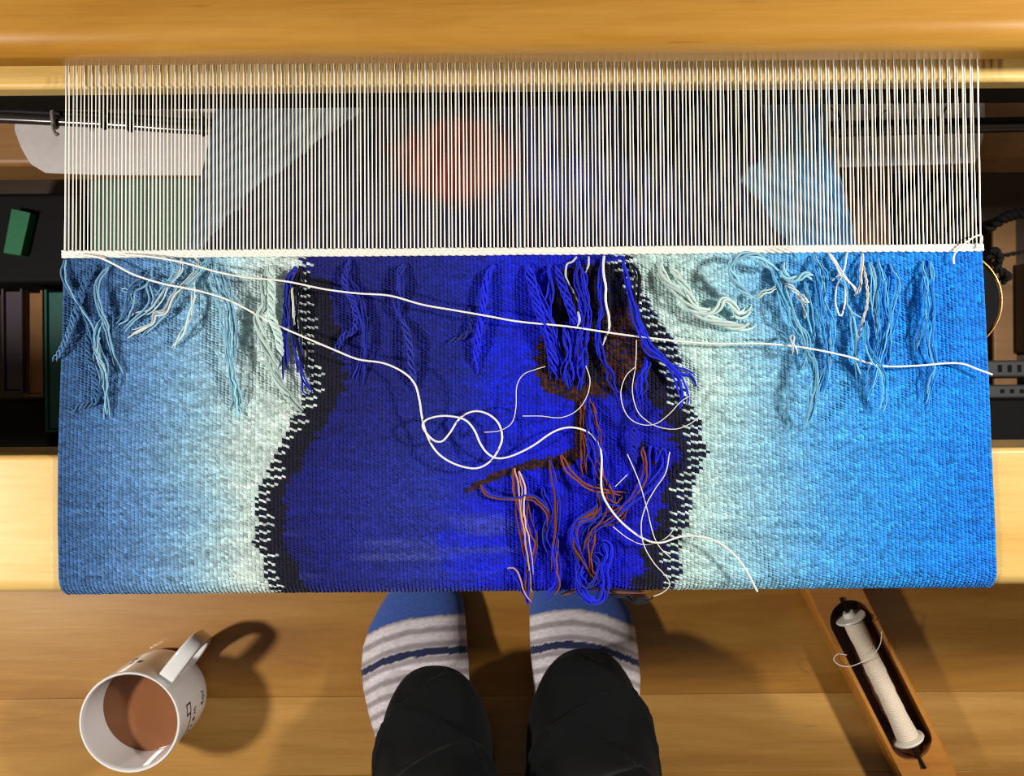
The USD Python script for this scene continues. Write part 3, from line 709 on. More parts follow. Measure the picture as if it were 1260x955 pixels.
tail([(750, 595), (752, 612), (748, 630), (758, 618), (760, 604)], [ULTRA, RUST], 4, 3.0, 1.6, lift=0.005)
tail([(726, 690), (716, 706), (714, 724), (724, 736), (738, 738), (744, 720), (742, 700), (750, 682), (746, 668), (736, 672), (740, 690)], ULTRA, 5, 3.6, 2.0, lift=0.005)
tail([(722, 700), (717, 716), (720, 730), (732, 740), (740, 730), (736, 712), (728, 700)], ULTRA, 4, 2.6, 1.9, lift=0.006)
tail([(690, 732), (706, 727), (722, 722), (744, 726), (764, 728), (790, 730), (804, 727)], [RUST, BLACKB], 3, 1.6, 1.9, lift=0.002, label='rust and black yarn end')
tail([(748, 726), (766, 733), (786, 739), (798, 736), (804, 730)], BLACKB, 4, 2.2, 2.4, lift=0.002)
tail([(624, 700), (634, 704), (642, 722), (650, 736), (654, 748)], [ULTRA, PINK, ULTRA], 4, 2.6, 1.8, lift=0.003)
tail([(732, 596), (746, 612), (760, 622), (768, 612), (760, 600)], [ULTRA, RUST, BLUE], 4, 3.6, 1.5, lift=0.006)
tail([(718, 640), (734, 640), (752, 634), (766, 624), (782, 606)], [BLUE, ULTRA, RUST], 5, 3.4, 1.5, lift=0.008)
tail([(744, 600), (744, 622), (736, 640), (724, 652), (716, 672), (722, 700)], [BLUE, RUST, ULTRA], 4, 4.0, 1.5, lift=0.008)
tail([(668, 600), (676, 630), (672, 660), (676, 690)], [BLUE, ULTRA], 3, 3.0, 1.6, lift=0.004)
tail([(726, 680), (738, 690), (734, 710), (722, 722), (712, 712), (716, 694), (730, 684)], [ULTRA, BLUE], 4, 3.4, 1.6, lift=0.007)
# right, mint to azure
tail([(812, 324), (818, 344), (832, 358), (846, 374), (862, 387), (884, 396), (906, 402), (922, 399), (930, 393)], MINT, 4, 3.0, 3.6, lift=0.009, twist=1.2)
tail([(824, 328), (838, 346), (848, 362), (856, 378), (872, 384), (884, 378), (890, 369), (898, 371), (904, 380), (908, 388), (918, 384), (924, 374), (924, 366)], MINT, 3, 2.6, 3.4, lift=0.009, twist=1.5)
tail([(925, 366), (912, 356), (903, 342), (899, 330), (905, 318), (918, 313), (934, 316), (944, 326), (956, 333), (964, 334)], CLEAR, 3, 2.4, 3.2, lift=0.010, twist=2.0, start_lift=0.006)
tail([(966, 322), (964, 336), (970, 343), (980, 343), (990, 338), (1000, 341), (1008, 352)], CLEAR, 3, 2.4, 3.2, lift=0.010, twist=2.5, fray=0.4)
tail([(930, 366), (944, 358), (958, 353)], MINT, 2, 1.4, 2.2, lift=0.004, start_lift=0.005)
tail([(960, 344), (974, 354), (984, 366), (991, 378), (988, 398)], PALE, 3, 2.0, 2.3, lift=0.006, twist=3.0)
tail([(984, 362), (992, 370), (999, 373)], PALE, 3, 1.8, 2.0, lift=0.005, start_lift=0.004)
tail([(946, 326), (956, 348), (964, 372), (970, 392), (982, 412), (994, 424)], CYAN, 4, 3.2, 2.0, lift=0.008)
tail([(964, 345), (972, 372), (980, 400), (990, 416), (992, 440), (986, 468)], [CYAN, CLEAR], 4, 3.0, 2.0, lift=0.008)
tail([(990, 346), (996, 372), (998, 404), (1002, 421), (996, 428)], CYAN, 2, 2.0, 2.0, lift=0.008)
tail([(974, 412), (977, 428), (979, 440)], PALE, 2, 1.6, 2.2, lift=0.008, start_lift=0.005)
tail([(1001, 314), (1006, 340), (1010, 372), (1016, 408), (1020, 430), (1016, 466), (1008, 494)], [CYAN, AZURE, CLEAR], 5, 3.6, 1.9, lift=0.008)
tail([(1009, 325), (1016, 348), (1013, 372), (1022, 400), (1020, 440), (1012, 480)], [CYAN, AZURE], 4, 3.0, 1.9, lift=0.007)
tail([(992, 430), (1000, 442), (1004, 460), (1000, 486), (994, 512), (990, 530)], [CYAN, CLEAR], 5, 3.2, 1.9, lift=0.009, start_lift=0.006)
tail([(998, 440), (1004, 470), (1004, 494)], CYAN, 3, 2.6, 1.9, lift=0.007, start_lift=0.006)
tail([(1020, 311), (1028, 324), (1036, 337), (1048, 350), (1054, 360), (1053, 372)], WHITE, 2, 1.0, 1.8, lift=0.006)
tail([(1042, 311), (1040, 324), (1036, 338), (1029, 354), (1028, 374), (1034, 389), (1039, 376), (1040, 354), (1036, 338), (1030, 322), (1024, 312)], WHITE, 1, 0, 2.0, lift=0.008)
tail([(1037, 338), (1042, 360), (1042, 374), (1050, 386), (1060, 394)], CLEAR, 1, 0, 2.0, lift=0.006, start_lift=0.005)
tail([(1024, 345), (1034, 338), (1046, 348)], WHITE, 1, 0, 1.6, lift=0.007, start_lift=0.005)
tail([(1061, 312), (1060, 330), (1058, 350), (1054, 368)], WHITE, 2, 0.9, 1.8, lift=0.006)
tail([(1061, 322), (1066, 348), (1067, 372), (1061, 396), (1056, 416), (1054, 432)], WHITE, 2, 1.0, 2.0, lift=0.008, twist=6)
tail([(1041, 372), (1048, 388), (1051, 416), (1053, 446), (1058, 474)], [CYAN, CLEAR], 3, 1.8, 2.0, lift=0.007)
tail([(1070, 322), (1074, 346), (1076, 372), (1078, 392), (1080, 420)], [CYAN, CLEAR], 4, 2.6, 2.0, lift=0.007)
tail([(1066, 395), (1066, 420), (1074, 440), (1084, 456), (1088, 488), (1082, 516)], [CYAN, AZURE], 3, 2.0, 2.0, lift=0.007, start_lift=0.005)
tail([(1081, 322), (1084, 360), (1087, 400), (1082, 440), (1074, 470), (1063, 495)], [CYAN, AZURE], 6, 4.6, 1.8, lift=0.008)
tail([(1088, 326), (1089, 370), (1086, 410), (1078, 450)], AZURE, 4, 3.4, 1.8, lift=0.006)
tail([(1096, 324), (1104, 345), (1102, 372), (1097, 400), (1094, 430), (1095, 450)], [AZURE, CYAN], 4, 3.0, 1.8, lift=0.007)
tail([(1136, 321), (1138, 350), (1142, 376), (1136, 402), (1130, 424), (1126, 447)], [AZURE, CYAN], 4, 3.2, 1.8, lift=0.008)
tail([(1144, 321), (1146, 350), (1147, 380), (1142, 412), (1146, 440), (1150, 456), (1142, 480), (1136, 512)], [AZURE, CYAN], 5, 3.4, 1.8, lift=0.008)

# ---- loose white threads lying over the weaving
def thread(name, pts, wpx, label, cat_, matn='cotton', zfun=None, group=None, base=0.0085):
    base = base * 0.72 + 0.0004
    pts = np.asarray(pts, float)
    L = np.linalg.norm(np.diff(pts, axis=0), axis=1).sum()
    c = spline(pts, max(12, int(L / 3.0))); k = len(c); t_ = np.linspace(0, 1, k)
    z = TOPZ + base + 0.0012 * np.sin(t_ * L / 60.0) + 0.0006 * np.sin(t_ * L / 17.0)
    if zfun is not None: z = zfun(t_, z)
    # where the thread crosses itself, the later pass rides over the earlier one
    p = np.array([P(x, y, zz) for (x, y), zz in zip(c, z)])
    for _ in range(3):
        dist = np.linalg.norm(p[:, None, :2] - p[None, :, :2], axis=2)
        near = (dist < 0.0022) & (np.abs(np.arange(k)[:, None] - np.arange(k)[None]) > 10)
        for i in np.nonzero(near.any(1))[0]:
            js = np.nonzero(near[i])[0]
            z[i] += 0.0008 if i > js.max() else (-0.0005 if i < js.min() else 0)
    z = np.convolve(np.pad(z, 3, 'edge'), np.ones(7) / 7, 'valid')
    p = np.array([P(x, y, zz) for (x, y), zz in zip(c, z)])
    r = wpx / 2 * 0.445 / F
    solo(name, tube(p, r, 7), M[matn], label, cat_, group or 'loose threads lying over the weaving', smooth=True)

def start_low(t_, z): return np.where(t_ < 0.12, TOPZ + 0.0028 + (z - TOPZ - 0.0028) * np.clip(t_ / 0.12, 0, 1), z)
thread('cotton_thread', [(150, 313), (185, 316), (225, 323), (265, 334), (300, 341), (350, 346), (400, 356), (440, 361), (480, 364), (520, 375), (560, 382), (600, 389), (640, 396), (700, 402), (760, 411), (800, 416), (835, 420), (880, 423), (940, 423), (990, 428), (1040, 438), (1070, 447), (1092, 451), (1130, 450), (1165, 447), (1185, 448), (1204, 455), (1221, 461)],
       2.7, 'white cotton thread sweeping from upper left to the right edge of the tapestry', 'thread', zfun=start_low)
thread('cotton_thread', [(100, 313), (122, 317), (140, 325), (165, 338), (200, 349), (245, 358), (285, 371), (330, 395), (370, 413), (410, 430), (440, 442), (472, 447), (496, 458), (510, 472), (516, 492), (519, 512), (524, 532), (534, 552), (548, 565), (568, 574), (588, 576), (604, 567), (614, 552), (618, 538), (614, 522), (603, 511), (588, 506), (574, 509), (563, 518), (554, 532), (544, 543), (534, 542), (524, 532), (520, 523), (526, 516), (542, 512), (560, 513), (574, 518), (584, 530), (591, 546), (600, 558), (612, 564), (630, 561), (655, 549), (680, 532), (700, 526), (720, 530), (733, 541), (740, 560), (740, 600), (747, 620), (765, 643), (790, 662), (812, 668), (840, 660), (870, 662), (895, 675), (915, 697), (932, 728)],
       2.7, 'white cotton thread with a loose looped tangle over the dark blue shape', 'thread', zfun=start_low, base=0.0098)
thread('fine_thread', [(596, 532), (615, 530), (630, 520), (635, 500), (636, 475), (644, 461), (658, 455), (671, 451)], 1.4, 'fine white thread making an S beside the rust woven patch', 'thread', 'fine_thread')
thread('fine_thread', [(643, 512), (665, 512), (690, 514), (710, 505), (722, 488), (726, 468), (721, 450)], 1.4, 'fine white thread curling under the blue yarn ends', 'thread', 'fine_thread')
thread('fine_thread', [(783, 418), (782, 450), (778, 480), (784, 505), (796, 518), (812, 526), (832, 528), (850, 521), (862, 511)], 1.4, 'fine white thread hanging from the swept thread and turning right', 'thread', 'fine_thread', base=0.0066)
thread('fine_thread', [(781, 452), (770, 463), (764, 482), (767, 502), (776, 516), (792, 523), (808, 521), (824, 509), (836, 496), (848, 488), (860, 488)], 1.4, 'fine white thread curling across the right dark outline in a bowl shape', 'thread', 'fine_thread', base=0.0096)
thread('fine_thread', [(772, 559), (786, 592), (795, 622), (804, 658), (813, 675), (825, 686)], 1.4, 'fine white thread slanting down beside the right dark outline', 'thread', 'fine_thread')
thread('fine_thread', [(824, 556), (819, 582), (806, 602), (795, 622), (789, 645), (792, 670), (804, 692), (820, 710), (824, 720), (816, 729), (804, 734)], 1.5, 'fine white thread in a long bow down to the front edge', 'thread', 'fine_thread', base=0.011)
thread('fine_thread', [(754, 648), (772, 662), (790, 670), (808, 668), (822, 660), (831, 648)], 1.4, 'fine white thread arched below the looped cotton thread', 'thread', 'fine_thread', base=0.0074)
thread('fine_thread', [(757, 599), (764, 592), (772, 584)], 1.4, 'short fine white thread snippet among the rust yarn ends', 'thread', 'fine_thread')
thread('cotton_thread', [(1174, 325), (1173, 318), (1177, 309), (1188, 299), (1200, 291), (1208, 290), (1208, 298), (1206, 305)], 2.4, 'short white cotton end looped at the upper right corner of the weaving', 'thread', base=0.004)

# ================================================================== under the warp: rod, apron, lacing
rp = spline([P(-140, 140, 0.497), P(0, 146, 0.500), P(140, 153, 0.503), P(268, 161, 0.505), P(640, 170, 0.502), P(1018, 163, 0.505), P(1140, 160, 0.503), P(1260, 157.5, 0.500), P(1400, 155, 0.497)], 120)
rp2 = rp.copy(); rp2[:, 1] += 0.0072; rp2[:, 2] -= 0.0015
solo('apron_rod', tube(rp, 0.0038, 12), M['steel'], 'dark shiny steel rod lying across the white apron under the warp', 'rod', smooth=True)
solo('apron_stick', tube(rp2, 0.0028, 10), M['black_paint'], 'thin black stick tied behind the steel rod', 'stick', smooth=True)
AZ = 0.478
ap_px = [(20, 110), (18, 160), (26, 182), (36, 201), (52, 211), (120, 213), (400, 214), (900, 206), (1150, 201), (1203, 199), (1206, 184), (1213, 152), (1212, 105)]
ap2 = Polygon([tuple(P(x, y, AZ)[:2]) for x, y in ap_px])
apm = trimesh.creation.extrude_polygon(ap2, 0.0012, engine='earcut')
apm = apm.subdivide_to_size(0.02)
v = apm.vertices.copy()
v[:, 2] += AZ - 0.002 + 0.0022 * (meshkit.noise(np.stack([v[:, 0] * 14, v[:, 1] * 20, 0 * v[:, 0]], 1), 4) - 0.5) - np.clip(0.215 - v[:, 1], 0, 1) ** 2 * 8
apm.vertices = v
solo('apron', apm, M['canvas'], 'white canvas apron with cut corners under the steel rod', 'apron', smooth=40)
def knot(px, py, seed):
    r_ = np.random.default_rng(seed)
    c = P(px, py, 0.505); ms = []
    a = np.linspace(0, 2 * math.pi, 16, endpoint=False)
    for k in range(2):
        ring = np.stack([np.full(16, c[0]) + 0.0016 * k + 0.0006 * np.cos(a), c[1] + 0.003 + 0.0078 * np.cos(a), c[2] + 0.0052 * np.sin(a)], 1)
        ms.append(tube(ring, 0.0008, 6, closed=True))
    for k in range(2):
        d = r_.uniform(-1, 1)
        p = spline([c + (0, 0.009, 0.004), c + (0.005 * d, 0.014, 0.003), c + (0.012 * d + 0.002, 0.020 + 0.004 * k, 0.0)], 10)
        ms.append(tube(p, 0.0007, 5))
    solo('lacing_cord', cat(ms), M['black_cord'], None, 'cord', 'cord knots tying the apron rods', smooth=True).SetCustomDataByKey('label', KN[(px, py)])
KN = {(128, 152): 'black cord knot tying the rods, leftmost at the left corner', (160, 155): 'black cord knot tying the rods, second from left', (250, 160): 'black cord knot tying the rods beside the left edge of finished cloth',
      (1034, 162): 'black cord knot tying the rods beside the right edge of finished cloth', (1078, 161): 'black cord knot tying the rods, middle of the three at right', (1155, 159): 'black cord knot tying the rods, nearest the right end'}
for i, k in enumerate(KN): knot(*k, i)
# grey tie around both rods at the left
a = np.linspace(0, 2 * math.pi, 28, endpoint=False)
c0 = P(68, 149, 0.503)
ring = np.stack([np.full(28, c0[0]) + 0.001 * np.sin(a), c0[1] + 0.0035 + 0.0088 * np.cos(a), c0[2] + 0.0065 * np.sin(a)], 1)
tl = spline([c0 + (0, -0.004, 0.005), c0 + (0.0005, -0.009, 0.003), c0 + (0.002, -0.012, 0.002), c0 + (0.0035, -0.011, 0.0025)], 12)
solo('rod_tie', cat([tube(ring, 0.0017, 8, closed=True), tube(tl, 0.0014, 8)]), M['zip_grey'], 'grey tie looped around the rods at far left', 'tie', smooth=True)

# ================================================================== bench, with what stands on it
BZ = 0.440
bench = thing('bench', 'honey wooden loom bench with feet, mug and shuttle on it', 'bench')
def bench_y(py): return P(630, py, BZ)[1]
joints = [-0.095, bench_y(856), bench_y(953), -0.47]
mats = ['bench_wood', 'bench_wood_pale', 'bench_wood']
for k in range(3):
    obj('board', prism_x(rounded_rect(joints[k + 1] + 0.0001, joints[k] - 0.0001, BZ - 0.028, BZ, (0.0004,) * 4, 4), -0.72, 0.72), M[mats[k]], bench, smooth=30)
for sx in (-0.62, 0.62):
    obj('bench_leg', box(sx - 0.02, sx + 0.02, -0.45, -0.115, 0.0, BZ - 0.0285, 0.004), M['bench_wood'], bench)

# ---- mug
MC = P(204, 850, BZ)
mug = thing('mug', 'white glazed mug with black lettering standing on the bench', 'mug', loc=MC, rotz=0)
HM = 0.0735
outer = [(0.0, 0.0015), (0.030, 0.0015), (0.0315, 0.0), (0.0345, 0.0), (0.0385, 0.003), (0.0402, 0.008), (0.0410, 0.02), (0.0414, HM - 0.004), (0.0419, HM - 0.0012), (0.0412, HM), (0.0400, HM), (0.0392, HM - 0.001),
         (0.0388, HM - 0.004), (0.0384, 0.02), (0.0370, 0.009), (0.033, 0.005), (0.0, 0.0045)]
obj('body', lathe(outer, 96), M['glaze'], mug, smooth=50)
CZ = HM - 0.036
obj('coffee', lathe([(0.0, CZ - 0.004), (0.0384, CZ - 0.004), (0.03845, CZ + 0.0008), (0.0375, CZ + 0.0001), (0.0, CZ)], 72), M['coffee'], mug, smooth=60, label='milky brown coffee')
ha = math.radians(51)
hp = spline([(0.0400, 0.062), (0.054, 0.0655), (0.070, 0.0660), (0.0785, 0.0600), (0.0795, 0.0480), (0.0755, 0.032), (0.062, 0.019), (0.0480, 0.0150), (0.0400, 0.0165)], 40)
tg = np.gradient(hp, axis=0); tg /= np.linalg.norm(tg, axis=1, keepdims=True)
nr = np.stack([-tg[:, 1], tg[:, 0]], 1)
rings = []
for (r_, z_), (nx, nzz), k in zip(hp, nr, range(40)):
    wv = 0.0062 + 0.001 * abs(k - 20) / 20; th = 0.0034
    ring = []
    for a in np.linspace(0, 2 * math.pi, 24, endpoint=False):
        ca, sa = math.cos(a), math.sin(a)
        ex = math.copysign(abs(ca) ** 0.4, ca) * wv; ey = math.copysign(abs(sa) ** 0.4, sa) * th
        rr, zz = r_ + nx * ey, z_ + nzz * ey
        ring.append((rr * math.cos(ha) - ex * math.sin(ha), rr * math.sin(ha) + ex * math.cos(ha), zz))
    rings.append(ring)
obj('handle', loft(rings), M['glaze'], mug, smooth=45)
def on_mug(m, ang, z, R=0.0413):
    """Wraps flat lettering around the mug; ang = where its middle stands."""
    v = m.vertices.copy(); w = (v[:, 0].max() + v[:, 0].min()) / 2
    m = m.subdivide_to_size(0.003)
    v = m.vertices.copy()
    th = math.radians(ang) + (v[:, 0] - w) / R
    rr = np.interp(z + v[:, 1], [0, 0.008, 0.02, HM], [0.0398, 0.0402, 0.0410, 0.0414]) + v[:, 2] - 0.0002
    m.vertices = np.stack([rr * np.cos(th), rr * np.sin(th), z + v[:, 1]], 1)
    return m
tx = lambda s, h: meshkit.text_mesh(s, h, depth=0.0005)
def bar(x0, x1, y0, y1):
    b = trimesh.creation.box(extents=(x1 - x0, y1 - y0, 0.0005)); b.apply_translation(((x0 + x1) / 2, (y0 + y1) / 2, 0.00025)); return b
obj('lettering', on_mug(tx('for', 0.0072), 2, 0.017), M['ink'], mug, smooth=False, label='black lettering')
bx = [bar(0, 0.036, 0, 0.0012), bar(0.0346, 0.036, 0, 0.009), bar(0.026, 0.0274, 0, 0.009), bar(0.026, 0.036, 0.0078, 0.009)]
obj('lettering', on_mug(cat(bx), -14, 0.048), M['ink'], mug, smooth=False, label='black ruled box')
obj('lettering', on_mug(tx('r r e m', 0.0056), -16, 0.0365), M['ink'], mug, smooth=False, label='black lettering')
obj('lettering', on_mug(tx('a r', 0.0075), 100, 0.042), M['ink'], mug, smooth=False, label='black lettering')
obj('lettering', on_mug(tx('u', 0.0075), 108, 0.030), M['ink'], mug, smooth=False, label='black lettering')

# ---- shuttle with bobbin
sh_c = P(1084, 837, BZ + 0.031)
sdir = np.array([0.445, -0.896]); sdir /= np.linalg.norm(sdir)
srot = math.degrees(math.atan2(sdir[1], sdir[0]))
sh = thing('boat_shuttle', 'wooden boat shuttle with an oval well, lying on the bench', 'shuttle', loc=(sh_c[0], sh_c[1], BZ), rotz=srot)
def boat(width, length, n=30):
    xs = np.linspace(-length / 2, length / 2, 2 * n + 1)
    w = width / 2 * (1 - np.clip((np.abs(xs) - 0.085) / (length / 2 - 0.085), 0, 1) ** 1.9)
    w = np.maximum(w, 0.002)
    return Polygon(list(zip(xs, w)) + list(zip(xs[::-1], -w[::-1])))
def to_man(m):
    return m3.Manifold(m3.Mesh(np.asarray(m.vertices, np.float32), np.asarray(m.faces, np.uint32)))
def ext(poly, h, z0):
    m = trimesh.creation.extrude_polygon(poly, h, engine='earcut'); m.apply_translation((0, 0, z0)); m.merge_vertices(); return to_man(m)
body = m3.Manifold.batch_hull([ext(boat(0.037, 0.33), 0.001, 0.0), ext(boat(0.0455, 0.36), 0.001, 0.006), ext(boat(0.0465, 0.36), 0.001, 0.0275), ext(boat(0.0425, 0.355), 0.001, 0.030)])
well = LineString([(-0.058, 0), (0.058, 0)]).buffer(0.0183, 24)
body = body - ext(well, 0.05, 0.006)
obj('body', body, M['shuttle_wood'], sh, smooth=30)
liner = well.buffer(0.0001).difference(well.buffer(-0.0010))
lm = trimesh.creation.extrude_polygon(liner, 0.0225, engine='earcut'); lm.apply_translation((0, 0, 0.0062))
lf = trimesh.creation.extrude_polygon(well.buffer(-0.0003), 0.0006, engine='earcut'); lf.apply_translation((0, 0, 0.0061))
obj('well_lining', cat([lm, lf]), M['well_wood'], sh, smooth=False, label='dark brown inside of the well')  # walls and floor of the well in a darker brown than the body
pin = tube([(-0.0800, 0.001, 0.0325), (-0.066, 0.0012, 0.0290), (0.066, -0.001, 0.0280), (0.0850, -0.001, 0.0330)], 0.0017, 10)
obj('pin', pin, M['dark_steel'], sh, smooth=True, label='black steel pin holding the bobbin')
b0, b1 = np.array([-0.0655, 0.0015, 0.0288]), np.array([0.0645, -0.0010, 0.0278])
ax = (b1 - b0) / np.linalg.norm(b1 - b0)
bob = thing('bobbin', 'white plastic bobbin wound with cream thread in the shuttle', 'bobbin', loc=(sh_c[0], sh_c[1], BZ), rotz=srot)
Tm = trimesh.geometry.align_vectors([0, 0, 1], ax); Tm[:3, 3] = b0
BL = np.linalg.norm(b1 - b0)
def placed(m): m.apply_transform(Tm); return m
fl = lambda z: [(0.0019, z), (0.0045, z), (0.0055, z + 0.004), (0.0128, z + 0.0048), (0.0133, z + 0.0058), (0.0130, z + 0.0068), (0.006, z + 0.0082), (0.0019, z + 0.0085)]
obj('flange', placed(lathe(fl(0.0), 40)), M['plastic'], bob, smooth=40)
m_ = lathe(fl(0.0), 40); m_.vertices[:, 2] *= -1; m_.invert(); m_.apply_translation((0, 0, BL)); obj('flange', placed(m_), M['plastic'], bob, smooth=40)
obj('core', placed(lathe([(0.0019, 0.008), (0.005, 0.008), (0.005, BL - 0.008), (0.0019, BL - 0.008)], 20)), M['plastic'], bob, smooth=40)
zs = np.linspace(0.0085, BL - 0.0085, 700)
rr = np.interp(zs / BL, [0.05, 0.15, 0.3, 0.45, 0.6, 0.75, 0.88, 0.95], [0.0083, 0.0080, 0.0072, 0.0080, 0.0078, 0.0082, 0.0088, 0.0092])
rr = rr + 0.00030 * np.sin(zs * 2 * math.pi / 0.0017) + 0.0008 * (meshkit.noise(np.stack([zs * 160, 0 * zs, 0 * zs], 1), 5) - 0.5)
wind = lathe([(0.0051, zs[0])] + list(zip(rr, zs)) + [(0.0051, zs[-1])], 28)
wv_ = wind.vertices.copy(); an = np.arctan2(wv_[:, 1], wv_[:, 0]); wv_[:, 2] += 0.0006 * np.sin(an) + 0.00055 * an / (2 * math.pi) * 0; wind.vertices = wv_
obj('wound_thread', placed(wind), M['spool_thread'], bob, smooth=True, label='cream thread wound in a bumpy column')
def low_thread(name, pts, wpx, matn, label):
    p = spline([P(x, y, z) for x, y, z in pts], 50)
    solo(name, tube(p, wpx / 2 * 0.73 / F, 7), M[matn], label, 'thread', smooth=True)
zt = BZ + 0.0320
low_thread('bobbin_thread', [(1042, 806, zt + .002), (1031, 805, zt + .001), (1026, 812, zt + .001), (1034, 819, zt + .002), (1046, 820, zt + .006), (1060, 815, zt + .012), (1074, 806, zt + .012), (1083, 793, zt + .006), (1085, 777, zt + .003)], 1.1, 'cotton', 'fine cream thread looped over the bobbin')
low_thread('bobbin_thread', [(1073, 763, zt + .003), (1086, 764, zt + .002), (1096, 774, zt - .004), (1102, 788, zt - .012), (1101, 801, zt - .020)], 1.3, 'brass', 'fine golden thread curl over the right rim of the shuttle')

# ---- the weaver: feet in striped socks, dark trousers
person = thing('person', 'person in striped socks and black trousers standing on the bench', 'person')
FEET = {
 'l': dict(ys=[700, 706, 715, 735, 755, 775, 800, 825, 850, 880, 905, 940, 980, 1005, 1018, 1024],
           lx=[512, 500, 490, 474, 462, 452, 444, 443, 447, 456, 466, 480, 492, 502, 514, 530],
           rx=[534, 546, 554, 566, 570, 572, 574, 576, 577, 578, 578, 578, 574, 564, 552, 540],
           navy=([440, 446, 470, 500, 530, 573, 600], [832, 828, 815, 806, 802, 799, 798])),
 'r': dict(ys=[698, 704, 714, 735, 757, 780, 805, 835, 860, 900, 940, 975, 1000, 1014, 1020],
           lx=[694, 682, 670, 657, 652, 652, 653, 656, 658, 662, 667, 672, 682, 694, 706],
           rx=[718, 734, 748, 766, 778, 784, 787, 789, 787, 779, 769, 762, 752, 740, 728],
           navy=([640, 653, 680, 705, 740, 785, 800], [804, 801, 795, 793, 798, 816, 824]))}
def foot(d):
    zc = BZ + 0.03
    yy = np.linspace(d['ys'][0], d['ys'][-1], 130)
    # crowd sections near the ends
    t = 0.5 - 0.5 * np.cos(np.linspace(0, math.pi, 300)); yy = d['ys'][0] + (d['ys'][-1] - d['ys'][0]) * t
    l, r = np.interp(yy, d['ys'], d['lx']), np.interp(yy, d['ys'], d['rx'])
    h = np.interp((yy - d['ys'][0]) / (d['ys'][-1] - d['ys'][0]), [0, 0.02, 0.06, 0.14, 0.28, 0.42, 0.55, 0.7, 0.85, 0.95, 1.0], [0.014, 0.020, 0.026, 0.031, 0.040, 0.053, 0.066, 0.080, 0.078, 0.062, 0.03])
    rings = []
    for y, a, b, hh_ in zip(yy, l, r, h):
        A_, B_ = P(a, y, zc), P(b, y, zc); c = (A_ + B_) / 2; w = (B_[0] - A_[0]) / 2
        ring = []
        for th in np.linspace(0, 2 * math.pi, 120, endpoint=False):
            ca, sa = math.cos(th), math.sin(th)
            x = math.copysign(abs(ca) ** 0.8, ca) * w
            z = BZ + 0.0006 + hh_ * 0.42 + (hh_ * 0.58 * abs(sa) ** 0.9 if sa > 0 else -hh_ * 0.42 * abs(sa) ** 0.55)
            ring.append((c[0] + x, c[1], z))
        rings.append(ring)
    m = loft(rings)
    px_, py_ = pix(m.vertices)
    qv = py_ - np.interp(px_, *d['navy']) + 1.5 * (meshkit.noise(m.vertices * 300, 3) - 0.5)
    white, grey, navy, blue = (234, 224, 230), (168, 158, 162), (40, 46, 84), (62, 92, 170)
    c = np.zeros((len(qv), 3)) + white
    ph = (qv + 9.0) % 18.0                                          # grey rings centred at q = -9, 9, 27
    g = np.clip(1.6 - np.abs((ph + 9) % 18 - 9) / 3.2, 0, 1)[:, None]
    c = c * (1 - g) + np.array(grey) * g
    c[np.abs(qv) < 4.6] = navy
    c[qv < -44] = blue
    sp = meshkit.noise(m.vertices * 1100, 6)[:, None]
    c = c * (0.88 + 0.2 * sp)
    return m, lin(np.clip(c, 4, 250))
for k in 'lr':
    m, c = foot(FEET[k])
    obj('sock', m, M['sock'], person, smooth=True, label='pale grey striped sock with blue toe and navy ring', col=c)

